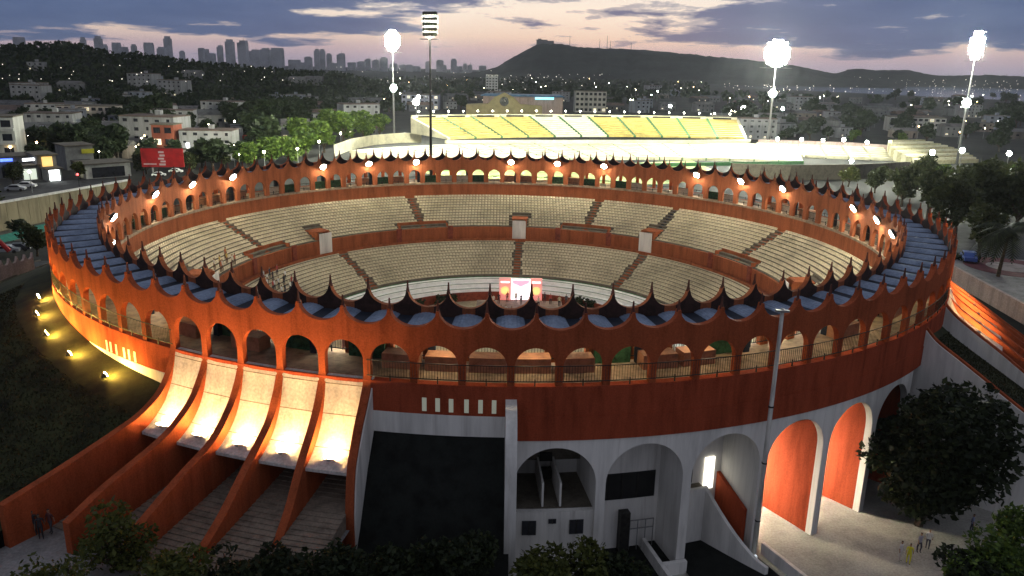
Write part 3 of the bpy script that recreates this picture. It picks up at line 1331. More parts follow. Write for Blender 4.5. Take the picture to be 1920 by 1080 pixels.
def sbox(mb, s0, s1, d0, d1, z0, z1, z0b=None, z1b=None):
    """box in stand coordinates; back edge may be higher"""
    z0b = z0 if z0b is None else z0b
    z1b = z1 if z1b is None else z1b
    return mb.hexa([SP(s0, d0, z0), SP(s1, d0, z0), SP(s1, d1, z0b), SP(s0, d1, z0b), SP(s0, d0, z1), SP(s1, d0, z1), SP(s1, d1, z1b), SP(s0, d1, z1b)])


nb = 11
UD = 34.0
ztop = 12.6
for i in range(nb):
    s0, s1 = Ls*i/nb+.6, Ls*(i+1)/nb-.6
    mb = MB()
    nr = 10
    for j in range(nr):
        sbox(mb, s0, s1, UD*j/nr, UD*(j+1)/nr, 5.6, 6.0+(ztop-6.2)*(j+1)/nr)
    mb.build('seat_block', M['ivory'] if i in (4, 5) else M['yellow'], SM)
for i in range(nb+1):
    mb = MB()
    s = Ls*i/nb
    sbox(mb, s-.58, s+.58, 0, UD, 5.6, 6.25, 5.6, ztop+.1)
    mb.build('aisle_stair', M['ivory'] if i in (0, nb) else M['green'], SM)
for i in range(nb):
    mb = MB()
    s0, s1 = Ls*i/nb, Ls*(i+1)/nb
    sbox(mb, s0+.1, s1-.1, UD+.1, UD+1.4, 5.5, ztop+.9)
    bw = mb.build('back_wall', M['ivory'], SM)
    mb = MB()
    sbox(mb, s0+2.5, s1-2.5, UD-.02, UD+.098, ztop-.4, ztop+.6)
    mb.build('opening', M['dark'], bw)
mb = MB()
sbox(mb, -2, Ls+2, -1.2, -.02, 4.1, 5.5)
mb.build('press_gallery', M['ivory'], SM)
for i in range(6):
    mb = MB()
    sbox(mb, Ls*i/6+3, Ls*(i+1)/6-3, -1.3, -1.21, 4.35, 5.2)
    mb.build('gallery_window', M['dark'], SM)
# lower deck, wider than the upper one
LS0, LS1 = -48.0, Ls+22
nl = 17
for i in range(nl):
    s0, s1 = LS0+(LS1-LS0)*i/nl+.3, LS0+(LS1-LS0)*(i+1)/nl-.3
    mb = MB()
    nr = 8
    for j in range(nr):
        sbox(mb, s0, s1, -42+40*j/nr, -42+40*(j+1)/nr, 0, .9+3.0*(j+1)/nr)
    mb.build('lower_seat_block', M['ivory'], SM)
for i in range(1, nl):
    mb = MB()
    s = LS0+(LS1-LS0)*i/nl
    sbox(mb, s-.28, s+.28, -42, -2, 0, 1.1, 0, 4.0)
    mb.build('aisle_stair', M['green'], SM)
mb = MB()
sbox(mb, LS0, LS1, -42.5, -42.02, 0, 1.3)
mb.build('field_wall', M['green'], SM)
f = MB()
sbox(f, LS0-4, Ls-34, -100, -42.6, 0, .02)
fo_ = f.build('playing_field', M['pitch'])
struct(fo_)
# rim lamps along the top of the stand
rl = MB()
rl.sphere((0, 0, 1.6), .33, 8, 6)
rlm = rl.mesh('bulb')
rlm.materials.append(emit('rim_bulb', (1.0, .98, .80), 40))
rp_ = MB()
rp_.tube((0, 0, 0), (0, 0, 1.5), .08, n=6)
rpm = rp_.mesh('stem')
rpm.materials.append(M['galv'])
lst = []
for i in range(22):
    t = thing('rim_light', SP(Ls*(i+.5)/22, UD+.7, ztop+.9))
    link('stem', rpm, t)
    link('bulb', rlm, t)
    lst.append(t)
number_left_to_right(lst, 'small lamp along the top of the yellow stand, {n} from the left', 'lamp', 'lamps along the stand top')


def wall_run(name, pts, h, th, m_, label, cat, panels=0, z0=0.0, group=None):
    """a wall of panels along plan points, each panel a part"""
    t = thing(name, (pts[0][0], pts[0][1], z0))
    seg = []
    for a, b in zip(pts[:-1], pts[1:]):
        seg.append((np.array(a[:2]), np.array(b[:2])))
    for a, b in seg:
        L = np.linalg.norm(b-a)
        n = max(1, int(L/panels)) if panels else 1
        d = (b-a)/L
        rz = math.atan2(d[1], d[0])
        for i in range(n):
            c = a+d*(L*(i+.5)/n)-np.array(pts[0][:2])
            mb = MB()
            mb.box((c[0], c[1], h/2), (L/n-.03, th, h), rz)
            mb.build('wall_panel', m_, t)
    tag(t, label, cat, group)
    return t


cur = [at(x, y, 0) for x, y in ((628, 293), (660, 280), (700, 272), (745, 268), (790, 267))]
wall_run('outfield_wall', cur, 4.5, .5, M['ivory'], 'pale curved outfield wall at the left end of the stadium', 'wall', 9)
cur = [at(x, y, 0) for x, y in ((1420, 282), (1500, 284), (1600, 288), (1700, 296))]
wall_run('outfield_wall', cur, 5.0, .5, M['pink'], 'long pale outfield wall right of the yellow stand', 'wall', 10)
cur = [at(x, y, 0) for x, y in ((1370, 335), (1480, 338), (1600, 336), (1702, 330))]
wall_run('boundary_wall', cur, 5.2, .6, M['concrete'], 'long grey boundary wall just beyond the right rear rim', 'wall', 9)
# right wing: low open deck
for i in range(6):
    a, b = at(1425+42*i, 293+1.5*i, 0), at(1425+42*(i+1)-4, 293+1.5*(i+1), 0)
    d = (b-a)[:2]
    L = np.linalg.norm(d)
    d = d/L
    n_ = np.array([-d[1], d[0]])
    t = thing('wing_deck', (a[0], a[1], 0))
    for j in range(6):
        mb = MB()
        o0, o1 = n_*3.2*j, n_*3.2*(j+1)
        z = .8+.55*(j+1)
        mb.hexa([(o0[0], o0[1], 0), (o0[0]+d[0]*L, o0[1]+d[1]*L, 0), (o1[0]+d[0]*L, o1[1]+d[1]*L, 0), (o1[0], o1[1], 0),
                 (o0[0], o0[1], z), (o0[0]+d[0]*L, o0[1]+d[1]*L, z), (o1[0]+d[0]*L, o1[1]+d[1]*L, z), (o1[0], o1[1], z)])
        mb.build('terrace_step', M['ivory'], t)
    tag(t, f'pale seating deck on the right wing of the stadium, {ordinal(i)} from the left', 'seating deck', 'seating decks of the right wing')
# striped bleacher at the far right
b0 = at(1722, 309, 0)
t = thing('bleacher', (b0[0], b0[1], 0))
b1 = at(1842, 305, 0)
d = (b1-b0)[:2]
L = np.linalg.norm(d)
d = d/L
n_ = np.array([-d[1], d[0]])
for j in range(11):
    inset = L*.5*(abs(j-3.5)/9.5)**2
    mb = MB()
    o0, o1 = n_*2.3*j, n_*2.3*(j+1)
    z = .9+.62*(j+1)
    a_, c_ = inset, L-inset
    pts = [(o0+d*a_), (o0+d*c_), (o1+d*c_), (o1+d*a_)]
    mb.hexa([(p[0], p[1], 0) for p in pts]+[(p[0], p[1], z) for p in pts])
    mb.build('bench_row', M['ivory'] if j % 2 else mat('bleacher_boards', (.46, .42, .26), .8, .15, 1), t)
tag(t, 'striped pale bleacher at the far right end of the stadium', 'bleacher')
# arched yellow entrance building with blue roof behind the stand
p = at(945, 219, 0)
t = thing('arched_hall', (p[0], p[1], 0))
pts = [(-28, 0, 0), (28, 0, 0), (28, 0, 8), (12, 0, 9), (7, 0, 14), (0, 0, 17), (-7, 0, 14), (-12, 0, 9), (-28, 0, 8)]
MB().poly(pts, (0, 20, 0)).build('facade', mat('ochre_render', (.48, .40, .20), .8, .1, .3), t)
mb = MB()
mb.tube((0, -.1, 11), (0, -.02, 11), 3.4, 3.4, 16)
mb.build('round_window', M['glassd'], t)
mb = MB()
mb.box((14, 24, 15), (64, 26, 1.2), 0, .9)
mb.build('roof', mat('blue_roof', (.12, .24, .36), .5, .2, .2), t)
mb = MB()
mb.box((14, 24, 7), (60, 22, 14))
mb.build('hall_wall', M['pink'], t)
mb = MB()
mb.box((30, 10.9, 13.4), (14, .2, 1.6))
mb.build('lit_strip', emit('cyan_strip', (.2, .8, 1.0), 1.6), t)
tag(t, 'ochre arched hall with a round window and blue roof behind the stand', 'hall')

# ------------------------------------------------------------------ trees
def leaf_quads(lobes, n, size, seed, flat=.35):
    """n leaf-sized quads through the volume of the lobes (x, y, z, rx, ry, rz), denser towards the skin"""
    r = np.random.default_rng(seed)
    lob = np.array(lobes, float)
    vol = lob[:, 3]*lob[:, 4]*lob[:, 5]
    idx = r.choice(len(lob), n, p=vol/vol.sum())
    d = r.normal(size=(n, 3))
    d /= np.linalg.norm(d, axis=1)[:, None]
    rad = r.uniform(.25, 1.0, n)**.45
    bump = 1+.16*np.sin(d[:, 0]*5+idx)*np.cos(d[:, 1]*6+idx*2)
    c = lob[idx, :3]+d*lob[idx, 3:]*(rad*bump)[:, None]
    a = r.normal(size=(n, 3))
    a[:, 2] *= .6
    a /= np.linalg.norm(a, axis=1)[:, None]
    b = np.cross(a, r.normal(size=(n, 3)))
    b /= np.linalg.norm(b, axis=1)[:, None]
    # gaps: thin out leaves where a coarse wave is low, so limbs and background show through
    wv = np.sin(c[:, 0]*2.1+seed)+np.sin(c[:, 1]*2.3+1.7*seed)+np.sin(c[:, 2]*2.7+.6*seed)
    keep = (wv > -.9) | (r.random(n) < .25)
    c, a, b = c[keep], a[keep], b[keep]
    n = len(c)
    s = (size*r.uniform(.45, 1.8, n))[:, None]
    V = np.stack([c-a*s, c-b*s*.55, c+a*s, c+b*s*.55], 1).reshape(-1, 3)
    F = np.arange(4*n).reshape(-1, 4)
    return V, F


def make_lobes(seed, R, H0, H1, n):
    r = random.Random(seed)
    L = []
    for i in range(n):
        t = r.random()*2*PI
        q = R*.62*math.sqrt(r.random())
        z = H0+(H1-H0)*r.uniform(.15, .85)
        s = R*r.uniform(.30, .55)
        L.append((q*math.cos(t), q*math.sin(t), z, s, s, s*r.uniform(.65, .95)))
    L.append((0, 0, (H0+H1)/2, R*.55, R*.55, (H1-H0)*.42))
    return L


def trunk_mesh(seed, lobes, h, r0):
    rr = random.Random(seed)
    mb = MB()
    p = Vector((0, 0, -.3))
    q = Vector((rr.uniform(-.2, .2), rr.uniform(-.2, .2), h*.55))
    mb.tube(p, q, r0, r0*.7, 7, False)
    top = q
    for lb in lobes[:7]:
        e = Vector(lb[:3])
        mid = top.lerp(e, .5)+Vector((rr.uniform(-.3, .3), rr.uniform(-.3, .3), .2))
        mb.tube(top, mid, r0*.5, r0*.3, 5, False)
        mb.tube(mid, e, r0*.3, r0*.1, 5, False)
    return mb


def tree_meshes(seed, R, H, n, leaf, m_, lobes=9, h0=.38):
    L = make_lobes(seed, R, H*h0, H, lobes)
    V, F = leaf_quads(L, n, leaf, seed)
    cm = np_mesh('crown', V, F, m_)
    tm = trunk_mesh(seed, L, H*h0*1.3, R*.07+.05).mesh('trunk')
    tm.materials.append(M['bark'])
    return cm, tm


def plant(meshes, loc, s=1.0, rz=0.0, name='tree', sz=None):
    t = thing(name, loc, rz)
    t.scale = (s, s, sz or s)
    link('trunk', meshes[1], t)
    link('crown', meshes[0], t)
    return t


CITYTREE = [tree_meshes(100+i, 4.6, 8.5, 900, .62, M['leafc'], 7, .25) for i in range(5)]
LITTREE = [tree_meshes(200+i, 4.2, 8.0, 1500, .45, M['leafm'], 8, .22) for i in range(3)]

# ------------------------------------------------------------------ the city
HOUSE_COLS = [('white', (.30, .30, .31)), ('pale grey', (.20, .20, .21)), ('dark grey', (.08, .08, .09)), ('beige', (.24, .20, .17)), ('bluish white', (.24, .26, .31))]


def house_proto(ci, w, d, h, floors, gable, seed):
    rr = random.Random(seed)
    nm, c = HOUSE_COLS[ci]
    wm = mat('house_'+nm.replace(' ', '_'), c, .85, .16, .35, streak=True)
    rm = mat('roof_%d' % (seed % 3), [(.10, .10, .105), (.16, .15, .145), (.13, .09, .075)][seed % 3], .85, .25, .3)
    t = thing('house')
    MB().box((0, 0, h/2), (w, d, h)).build('wall', wm, t)
    if gable:
        pts = [(-w/2-.4, -d/2-.4, h+.003), (-w/2-.4, d/2+.4, h+.003), (-w/2-.4, 0, h+d*.18)]
        MB().poly(pts, (w+.8, 0, 0)).build('roof', rm, t)
    else:
        mb = MB()
        mb.box((0, 0, h+.20), (w+.5, d+.5, .38))
        ro_ = mb.build('roof', rm, t)
        mb = MB()
        mb.box((rr.uniform(-.25, .25)*w, rr.uniform(-.1, .25)*d, h+.39+.9), (2.2, 2.2, 1.8))
        mb.build('water_tank', wm, ro_)
    n = max(2, int(w/4))
    for f in range(floors):
        for i in range(n):
            x = -w/2+w*(i+.5)/n
            z = h*(f+.55)/floors
            lit = rr.random() < .07
            mb = MB()
            mb.box((x+rr.uniform(-.4, .4), -d/2-.03, z+rr.uniform(-.2, .2)), (rr.choice([.9, 1.2, 1.7]), .08, rr.choice([.9, 1.2, 1.3])))
            mb.build('window', M['l_win'] if lit else M['glassd'], t)
    mb = MB()
    mb.box((w*.5*(1 if n % 2 else .02)-w*.5*(1 if n % 2 else 0)+.9*(1 if n % 2 == 0 else 0)+w*.32, -d/2-.05, 1.05), (1.1, .09, 2.1))
    mb.build('door', M['dark'], t)
    t['col'] = nm
    return t


PROTO = []
for i, (ci, w, d, h, fl_, gb) in enumerate([(0, 12, 9, 7, 2, 0), (1, 16, 11, 6.5, 2, 1), (2, 20, 12, 5, 1, 1), (3, 10, 9, 6, 2, 0), (4, 14, 10, 9.5, 3, 0),
                                           (0, 22, 13, 12.5, 4, 0), (1, 26, 14, 6, 1, 1), (3, 15, 10, 4.5, 1, 1)]):
    PROTO.append(house_proto(ci, w, d, h, fl_, gb, 30+i))
used = [False]*len(PROTO)


def put_house(i, loc, rz, s=1.0):
    o = PROTO[i] if not used[i] else copy_tree(PROTO[i])
    used[i] = True
    o.location = tuple(float(c) for c in loc)
    o.rotation_euler = (0, 0, rz)
    o.scale = (s, s, s)
    return o


rr = random.Random(21)
spots = []


def free(p, dmin):
    for q in spots:
        if (p[0]-q[0])**2+(p[1]-q[1])**2 < max(dmin, q[2])**2:
            return False
    return True


def in_stadium(p):
    q = np.array(p[:2])-A0[:2]
    s, d = q@ux, q@uy
    return LS0-25 < s < LS1+110 and -160 < d < UD+14


HS = {}


def scatter_houses(n, xr, yr, key, big=False):
    c = 0
    tries = 0
    while c < n and tries < n*60:
        tries += 1
        x, y = rr.uniform(*xr), rr.uniform(*yr)
        p = at(x, y, 0)
        if in_stadium(p) or math.hypot(p[0], p[1]) < 96:
            continue
        i = rr.choice([0, 1, 2, 3, 4, 5, 6, 7, 1, 2, 6])
        if not free(p, 17):
            continue
        spots.append((p[0], p[1], 17))
        o = put_house(i, p, rr.choice([0, .25, -.2, .5])+rr.uniform(-.1, .1), rr.uniform(.8, 1.1))
        HS.setdefault((key, o['col']), []).append(o)
        c += 1


def hill_z(x, dist, top_pts, D, depth):
    y = np.interp(x, [p[0] for p in top_pts], [p[1] for p in top_pts])
    top = at_dist(x, y, D)[2]
    t = (dist-D)/depth
    return float(top*np.interp(t, [-1.0, -.8, -.6, -.42, -.26, -.12, 0], [0, .12, .30, .52, .75, .93, 1.0]))


WH = [(-120, 98), (0, 96), (20, 94), (60, 92), (110, 88), (150, 90), (190, 102), (230, 110), (270, 108), (300, 114), (360, 122), (420, 128), (480, 134), (560, 140), (640, 144), (700, 156), (770, 180), (790, 184)]
scatter_houses(50, (0, 700), (196, 262), 'left')
scatter_houses(15, (20, 420), (258, 300), 'left')
scatter_houses(34, (700, 1330), (168, 212), 'middle')
scatter_houses(46, (1330, 1915), (186, 262), 'right')
for q in range(16):
    x = rr.uniform(20, 640)
    dist = rr.uniform(650, 800)
    p = at_dist(x, 150, dist)
    o = put_house(rr.choice([0, 1, 3, 4, 5]), (p[0], p[1], hill_z(x, dist, WH, 860, 230)-.4), rr.uniform(-.3, .3), 1.0)
    HS.setdefault(('hill', o['col']), []).append(o)
WHERE = {'left': 'left of the stadium', 'middle': 'behind the stadium', 'right': 'right of the stadium', 'hill': 'on the wooded hillside'}
for (key, c), lst in HS.items():
    number_left_to_right(lst, c+' house '+WHERE[key]+', {n} of that colour from the left', 'house', 'houses '+WHERE[key])

# a few larger blocks one can pick out
def block(px, py, w, d, h, floors, col, label, z=0.0, rz=0.0, balc=False, lit=.12):
    p = at(px, py, z)
    t = thing('apartment_block', (p[0], p[1], z), rz)
    wm = mat('block_'+'_'.join('%d' % int(100*c) for c in col), col, .85, .12, .3, streak=True)
    MB().box((0, 0, h/2), (w, d, h)).build('wall', wm, t)
    MB().box((0, 0, h+.21), (w+.6, d+.6, .4)).build('roof', M['concrete'], t)
    n = max(2, int(w/3.4))
    for f in range(floors):
        for i in range(n):
            x = -w/2+w*(i+.5)/n
            mb = MB()
            mb.box((x, -d/2-.03, h*(f+.55)/floors), (w/n*.62, .09, h/floors*.5))
            mb.build('window', M['l_win'] if rr.random() < lit else M['glassd'], t)
        if balc:
            mb = MB()
            mb.box((0, -d/2-.6, h*(f+.12)/floors), (w, 1.2, .9))
            mb.build('balcony', wm, t)
    tag(t, label, 'apartment block')
    spots.append((p[0], p[1], max(w, d)*.7))
    return t


block(5, 318, 13, 12, 17, 4, (.55, .55, .52), 'white apartment block with stacked balconies at the left edge', balc=True, rz=.3)
block(514, 187, 34, 16, 13, 4, (.50, .51, .53), 'long white block standing below the skyline, left of the stadium')
block(632, 187, 22, 14, 11, 3, (.46, .46, .50), 'pale block near the left floodlight tower')
block(172, 232, 30, 14, 10, 3, (.46, .40, .36), 'broad beige block in the left blocks below the wooded hill')
block(922, 180, 15, 15, 26, 8, (.50, .50, .50), 'slim white twin tower block left of the mountain foot', lit=.05)
block(1712, 246, 34, 14, 9, 3, (.52, .50, .48), 'white block with dark windows beyond the right wing wall', rz=-.2)
block(1105, 210, 26, 16, 17, 4, (.42, .40, .36), 'stepped beige block behind the middle of the stand')
block(318, 297, 8, 8, 12.5, 3, (.30, .085, .05), 'orange red corner building behind the red billboard', z=0, lit=.35)
block(690, 182, 20, 14, 14, 4, (.40, .40, .46), 'grey block half hidden by the left floodlight tower')
block(790, 205, 30, 20, 12, 3, (.34, .35, .44), 'bluish grey block beside the dark mast', lit=.2)

# towers of the distant skyline
SKY = [(43, 70, 14), (162, 70, 8), (190, 68, 10), (202, 83, 6), (223, 80, 12), (235, 88, 13), (255, 83, 8), (283, 80, 13), (306, 88, 13), (319, 68, 11), (344, 95, 8),
       (380, 90, 9), (389, 92, 8), (399, 100, 12), (415, 85, 9), (434, 74, 14), (458, 76, 17), (480, 93, 20), (500, 90, 18), (522, 90, 22), (553, 112, 22), (579, 106, 13),
       (595, 92, 9), (606, 92, 9), (618, 100, 9), (640, 100, 14), (660, 117, 14), (678, 115, 14), (690, 110, 11), (705, 112, 12), (720, 107, 13), (755, 121, 12),
       (768, 121, 12), (803, 115, 10), (825, 112, 13), (834, 122, 7), (851, 110, 11), (872, 119, 7), (881, 121, 9), (1865, 141, 14), (1888, 144, 10), (905, 123, 14),
       (738, 119, 14), (570, 117, 26), (630, 118, 22), (780, 124, 18), (860, 124, 16)]
twm = mat('tower_render', (.66, .66, .70), .8, .2, .01)
tn = twm.node_tree
bs = tn.nodes['Principled BSDF']
src = bs.inputs['Base Color'].links[0].from_socket
bt = N_(tn, 'ShaderNodeTexBrick')
bt.inputs['Scale'].default_value = .25
bt.inputs['Color1'].default_value = (.30, .30, .33, 1)
bt.inputs['Color2'].default_value = (.55, .55, .55, 1)
bt.inputs['Mortar'].default_value = (1, 1, 1, 1)
bt.inputs['Mortar Size'].default_value = .05
gg = N_(tn, 'ShaderNodeNewGeometry')
mp = N_(tn, 'ShaderNodeMapping')
mp.inputs['Rotation'].default_value = (PI/2, 0, 0)
tn.links.new(gg.outputs['Position'], mp.inputs[0])
tn.links.new(mp.outputs[0], bt.inputs[0])
tn.links.new(mix_(tn, .8, src, bt.outputs[0], 'MULTIPLY'), bs.inputs['Base Color'])
lst = []
for i, (x, y, w) in enumerate(SKY):
    D = 4300+(i*577) % 900
    p = at_dist(x, 128, D)
    h = ht(x, y, p)
    W = w*D/FPX*(.85 if w > 15 else .95)
    t = thing('skyscraper', (p[0], p[1], 0))
    dp = W*rr.uniform(.7, 1.1)
    MB().box((0, 0, h*.46), (W, dp, h*.92)).build('tower_body', twm, t)
    q = rr.random()
    if q < .4:
        MB().box((0, 0, h*.96+.02), (W*.7, dp*.7, h*.08)).build('roof_storey', twm, t)
    elif q < .7:
        MB().box((W*.12, 0, h*.96+.02), (W*.72, dp*.8, h*.08)).build('roof_storey', twm, t)
        MB().tube((W*.12, 0, h), (W*.12, 0, h+14), 1.0, .4, 5).build('antenna', M['metal'], t)
    else:
        MB().box((0, 0, h*.96+.02), (W*.94, dp*.9, h*.08)).build('roof_storey', twm, t)
    lst.append(t)
number_left_to_right(lst, 'hazy skyscraper on the distant skyline, {n} from the left', 'skyscraper', 'skyscrapers on the horizon')

# monastery on the summit and masts along the ridge
p = at_dist(1022, 82, 2990)
t = thing('monastery', (p[0], p[1], p[2]-5))
MB().box((0, 0, 8), (62, 26, 14)).build('wall', mat('monastery_wall', (.30, .29, .29), .9, .1, .05), t)
MB().box((-20, 0, 18.5), (12, 12, 7)).build('bell_tower', MATS['monastery_wall'], t)
MB().poly([(-32, -14, 15.1), (-32, 14, 15.1), (-32, 0, 19)], (40, 0, 0)).build('roof', M['metal'], t)
tag(t, 'long low monastery on the summit of the dark mountain', 'building')
lst = []
for x, y, hgt in ((1068, 89, 44), (1124, 93, 40), (1138, 93, 52), (1144, 93, 34), (1183, 95, 30)):
    p = at_dist(x, y, 2985)
    t = thing('radio_mast', (p[0], p[1], p[2]-3))
    MB().tube((0, 0, 0), (0, 0, hgt), 1.1, .35, 5).build('mast', M['metal'], t)
    mb = MB()
    for z in (.55, .75, .9):
        mb.box((0, 0, hgt*z), (3.2, .5, .5))
    mb.build('antenna_arms', M['metal'], t)
    lst.append(t)
number_left_to_right(lst, 'thin radio mast on the mountain ridge, {n} from the left', 'radio mast', 'radio masts on the mountain')

# street lamps of the city: a pole, an arm and a glowing head
def street_lamp_meshes(m_, r):
    a = MB()
    a.tube((0, 0, 0), (0, 0, 7.4), .10, .07, 5)
    am = a.mesh('pole')
    am.materials.append(M['galv'])
    b = MB()
    b.sphere((0, 0, 7.7), r, 6, 4)
    bm = b.mesh('lamp_head')
    bm.materials.append(m_)
    return am, bm


SL = [street_lamp_meshes(M['l_street'], .40), street_lamp_meshes(M['l_warm'], .34), street_lamp_meshes(M['l_cool'], .40), street_lamp_meshes(M['l_street'], .24), street_lamp_meshes(emit('glare_lamp', (.97, 1.0, .90), 90), .95)]


def street_lamp(p, kind, s=1.0):
    t = thing('street_lamp', p)
    t.scale = (s, s, s)
    link('pole', SL[kind][0], t)
    link('lamp_head', SL[kind][1], t)
    return t


BIGL = [(785, 210, 4, 1.5), (781, 243, 4, 2.0), (1255, 222, 4, 1.2), (1390, 243, 4, 1.7), (1465, 230, 4, 1.3), (1741, 330, 4, 1.1), (1885, 326, 4, 1.0), (1797, 324, 4, 1.1),
        (1500, 287, 4, .8), (1540, 289, 4, .8), (1578, 291, 4, .9), (1622, 293, 4, .8), (1664, 296, 4, .8), (1592, 335, 4, .8), (1702, 291, 4, .7), (1455, 286, 4, .8)]
lst = [street_lamp(at(x, y, 0), k, s) for x, y, k, s in BIGL]
number_left_to_right(lst, 'large white glaring lamp near the stadium, {n} from the left', 'lamp', 'large lamps near the stadium')
LMP = {}
for key, n, xr, yr in (('left of the stadium', 46, (0, 700), (190, 330)), ('behind the stadium', 40, (700, 1330), (150, 212)), ('right of the stadium', 44, (1330, 1918), (190, 280))):
    for q in range(n):
        p = at(rr.uniform(*xr), yr[0]+(yr[1]-yr[0])*rr.random()**1.4, 0)
        if in_stadium(p) or math.hypot(p[0], p[1]) < 100:
            continue
        s = 1.0 if np.linalg.norm(p-CAM) < 700 else 1.5
        LMP.setdefault(key, []).append(street_lamp(p, rr.choice([0, 1, 1, 2, 3, 3, 3]), s*rr.uniform(.7, 1.05)))
for key, l_ in LMP.items():
    number_left_to_right(l_, 'small glowing street lamp '+key+', {n} from the left', 'street lamp', 'street lamps '+key)
# the sprinkle of lights of the far districts: nobody could count them
V, F = [], []
pts = []
for q in range(330):
    x = rr.uniform(930, 1915)
    ytop = np.interp(x, [930, 1000, 1300, 1600, 1915], [142, 138, 140, 144, 152])
    y = ytop+rr.random()**1.3*34
    D = min(2900, max(900, np.linalg.norm(at(x, max(y, 152), 0)-CAM)))
    p = at_dist(x, y, D)
    pts.append((p[0], p[1], max(4, p[2]), .45+.9*rr.random()**2))
for q in range(60):
    x = rr.uniform(0, 930)
    p = at_dist(x, rr.uniform(118, 150)+x*.012, rr.uniform(1500, 2600) if x > 600 else rr.uniform(620, 660))
    pts.append((p[0], p[1], max(4, p[2]), (.6 if x > 600 else .2)+.25*rr.random()))
oc = np.array([(1, 0, 0), (-1, 0, 0), (0, 1, 0), (0, -1, 0), (0, 0, 1), (0, 0, -1)], float)
of = np.array([(0, 2, 4), (2, 1, 4), (1, 3, 4), (3, 0, 4), (2, 0, 5), (1, 2, 5), (3, 1, 5), (0, 3, 5)])
V = np.concatenate([np.array(p[:3])+oc*p[3] for p in pts])
F = np.concatenate([of+6*i for i in range(len(pts))])
o = link('city_lights', np_mesh('city_lights', V, F, emit('far_lights', (1.0, .90, .74), 3.2)))
tag(o, 'sprinkle of tiny lights across the far districts below the mountain', 'lights', kind='stuff')

# trees between the houses, one by one
TR = {}
for key, n, xr, yr in (('left of the stadium', 120, (0, 660), (190, 320)), ('behind the stadium', 26, (700, 1330), (165, 212)), ('right of the stadium', 80, (1330, 1918), (184, 290))):
    c = 0
    tries = 0
    while c < n and tries < 3000:
        tries += 1
        p = at(rr.uniform(*xr), rr.uniform(*yr), 0)
        if in_stadium(p) or math.hypot(p[0], p[1]) < 104 or not free(p, 9):
            continue
        spots.append((p[0], p[1], 9))
        s = rr.uniform(.8, 1.9)
        TR.setdefault(key, []).append(plant(CITYTREE[rr.randrange(5)], p, s, rr.uniform(0, 6), 'tree', s*rr.uniform(.8, 1.1)))
        c += 1
for key, l_ in TR.items():
    number_left_to_right(l_, 'dark broadleaf tree among the houses '+key+', {n} from the left', 'tree', 'city trees '+key)
# lit trees left of the stadium, behind the rim
lst = []
for x, y, z, s in ((505, 312, 0, 1.35), (545, 310, 0, 1.3), (575, 296, 0, 1.6), (608, 286, 0, 1.7), (645, 270, 0, 1.9), (682, 262, 0, 1.9), (470, 318, 0, 1.2), (712, 257, 0, 1.5), (560, 275, 0, 1.7), (620, 262, 0, 1.9)):
    lst.append(plant(LITTREE[len(lst) % 3], at(x, y, z), s, rr.uniform(0, 6), 'tree'))
number_left_to_right(lst, 'bright green floodlit tree between the rim and the stadium, {n} from the left', 'tree', 'floodlit trees left of the stadium')
lst = [street_lamp(at(x, y, 0), 0, 1.0) for x, y in ((498, 330), (560, 322), (600, 305), (640, 285))]  # lamps added out of sight behind the rim to brighten these trees
number_left_to_right(lst, 'added unseen lamp lighting the floodlit trees, {n} from the left', 'street lamp', 'added lamps before the floodlit trees')
# woods on the hill: one mass
n = 14000
xs = rng.uniform(-100, 760, n)
ds = 860-230*rng.random(n)**1.2
C_ = np.zeros((n, 3))
for i in range(n):
    p = at_dist(xs[i], 150, ds[i])
    C_[i] = (p[0], p[1], hill_z(xs[i], ds[i], WH, 860, 230)+rng.uniform(0, 5.5))
a_ = rng.normal(size=(n, 3))
a_ /= np.linalg.norm(a_, axis=1)[:, None]
b_ = np.cross(a_, rng.normal(size=(n, 3)))
b_ /= np.linalg.norm(b_, axis=1)[:, None]
s_ = rng.uniform(1.0, 2.8, n)[:, None]
V = np.stack([C_-a_*s_, C_-b_*s_*.7, C_+a_*s_, C_+b_*s_*.7], 1).reshape(-1, 3)
o = link('forest', np_mesh('forest', V, np.arange(4*n).reshape(-1, 4), M['leafc']))
tag(o, 'dark woods covering the low hill on the left', 'woods', kind='stuff')
n = 9000
xs = rng.uniform(700, 1918, n)
ys = rng.uniform(150, 186, n)
keep = []
for i in range(n):
    if xs[i] > 1330 and ys[i] < 182+(xs[i]-1330)*.017 and ys[i] > 158:
        continue
    p = at(xs[i], ys[i], 0)
    keep.append((p[0], p[1], rng.uniform(1, 9)))
C_ = np.array(keep)
n = len(C_)
a_ = rng.normal(size=(n, 3))
a_ /= np.linalg.norm(a_, axis=1)[:, None]
b_ = np.cross(a_, rng.normal(size=(n, 3)))
b_ /= np.linalg.norm(b_, axis=1)[:, None]
s_ = rng.uniform(2.0, 5.5, n)[:, None]
V = np.stack([C_-a_*s_, C_-b_*s_*.7, C_+a_*s_, C_+b_*s_*.7], 1).reshape(-1, 3)
o = link('treeline', np_mesh('treeline', V, np.arange(4*n).reshape(-1, 4), M['leafc']))
tag(o, 'far belt of trees on the plain before the mountain', 'woods', kind='stuff')

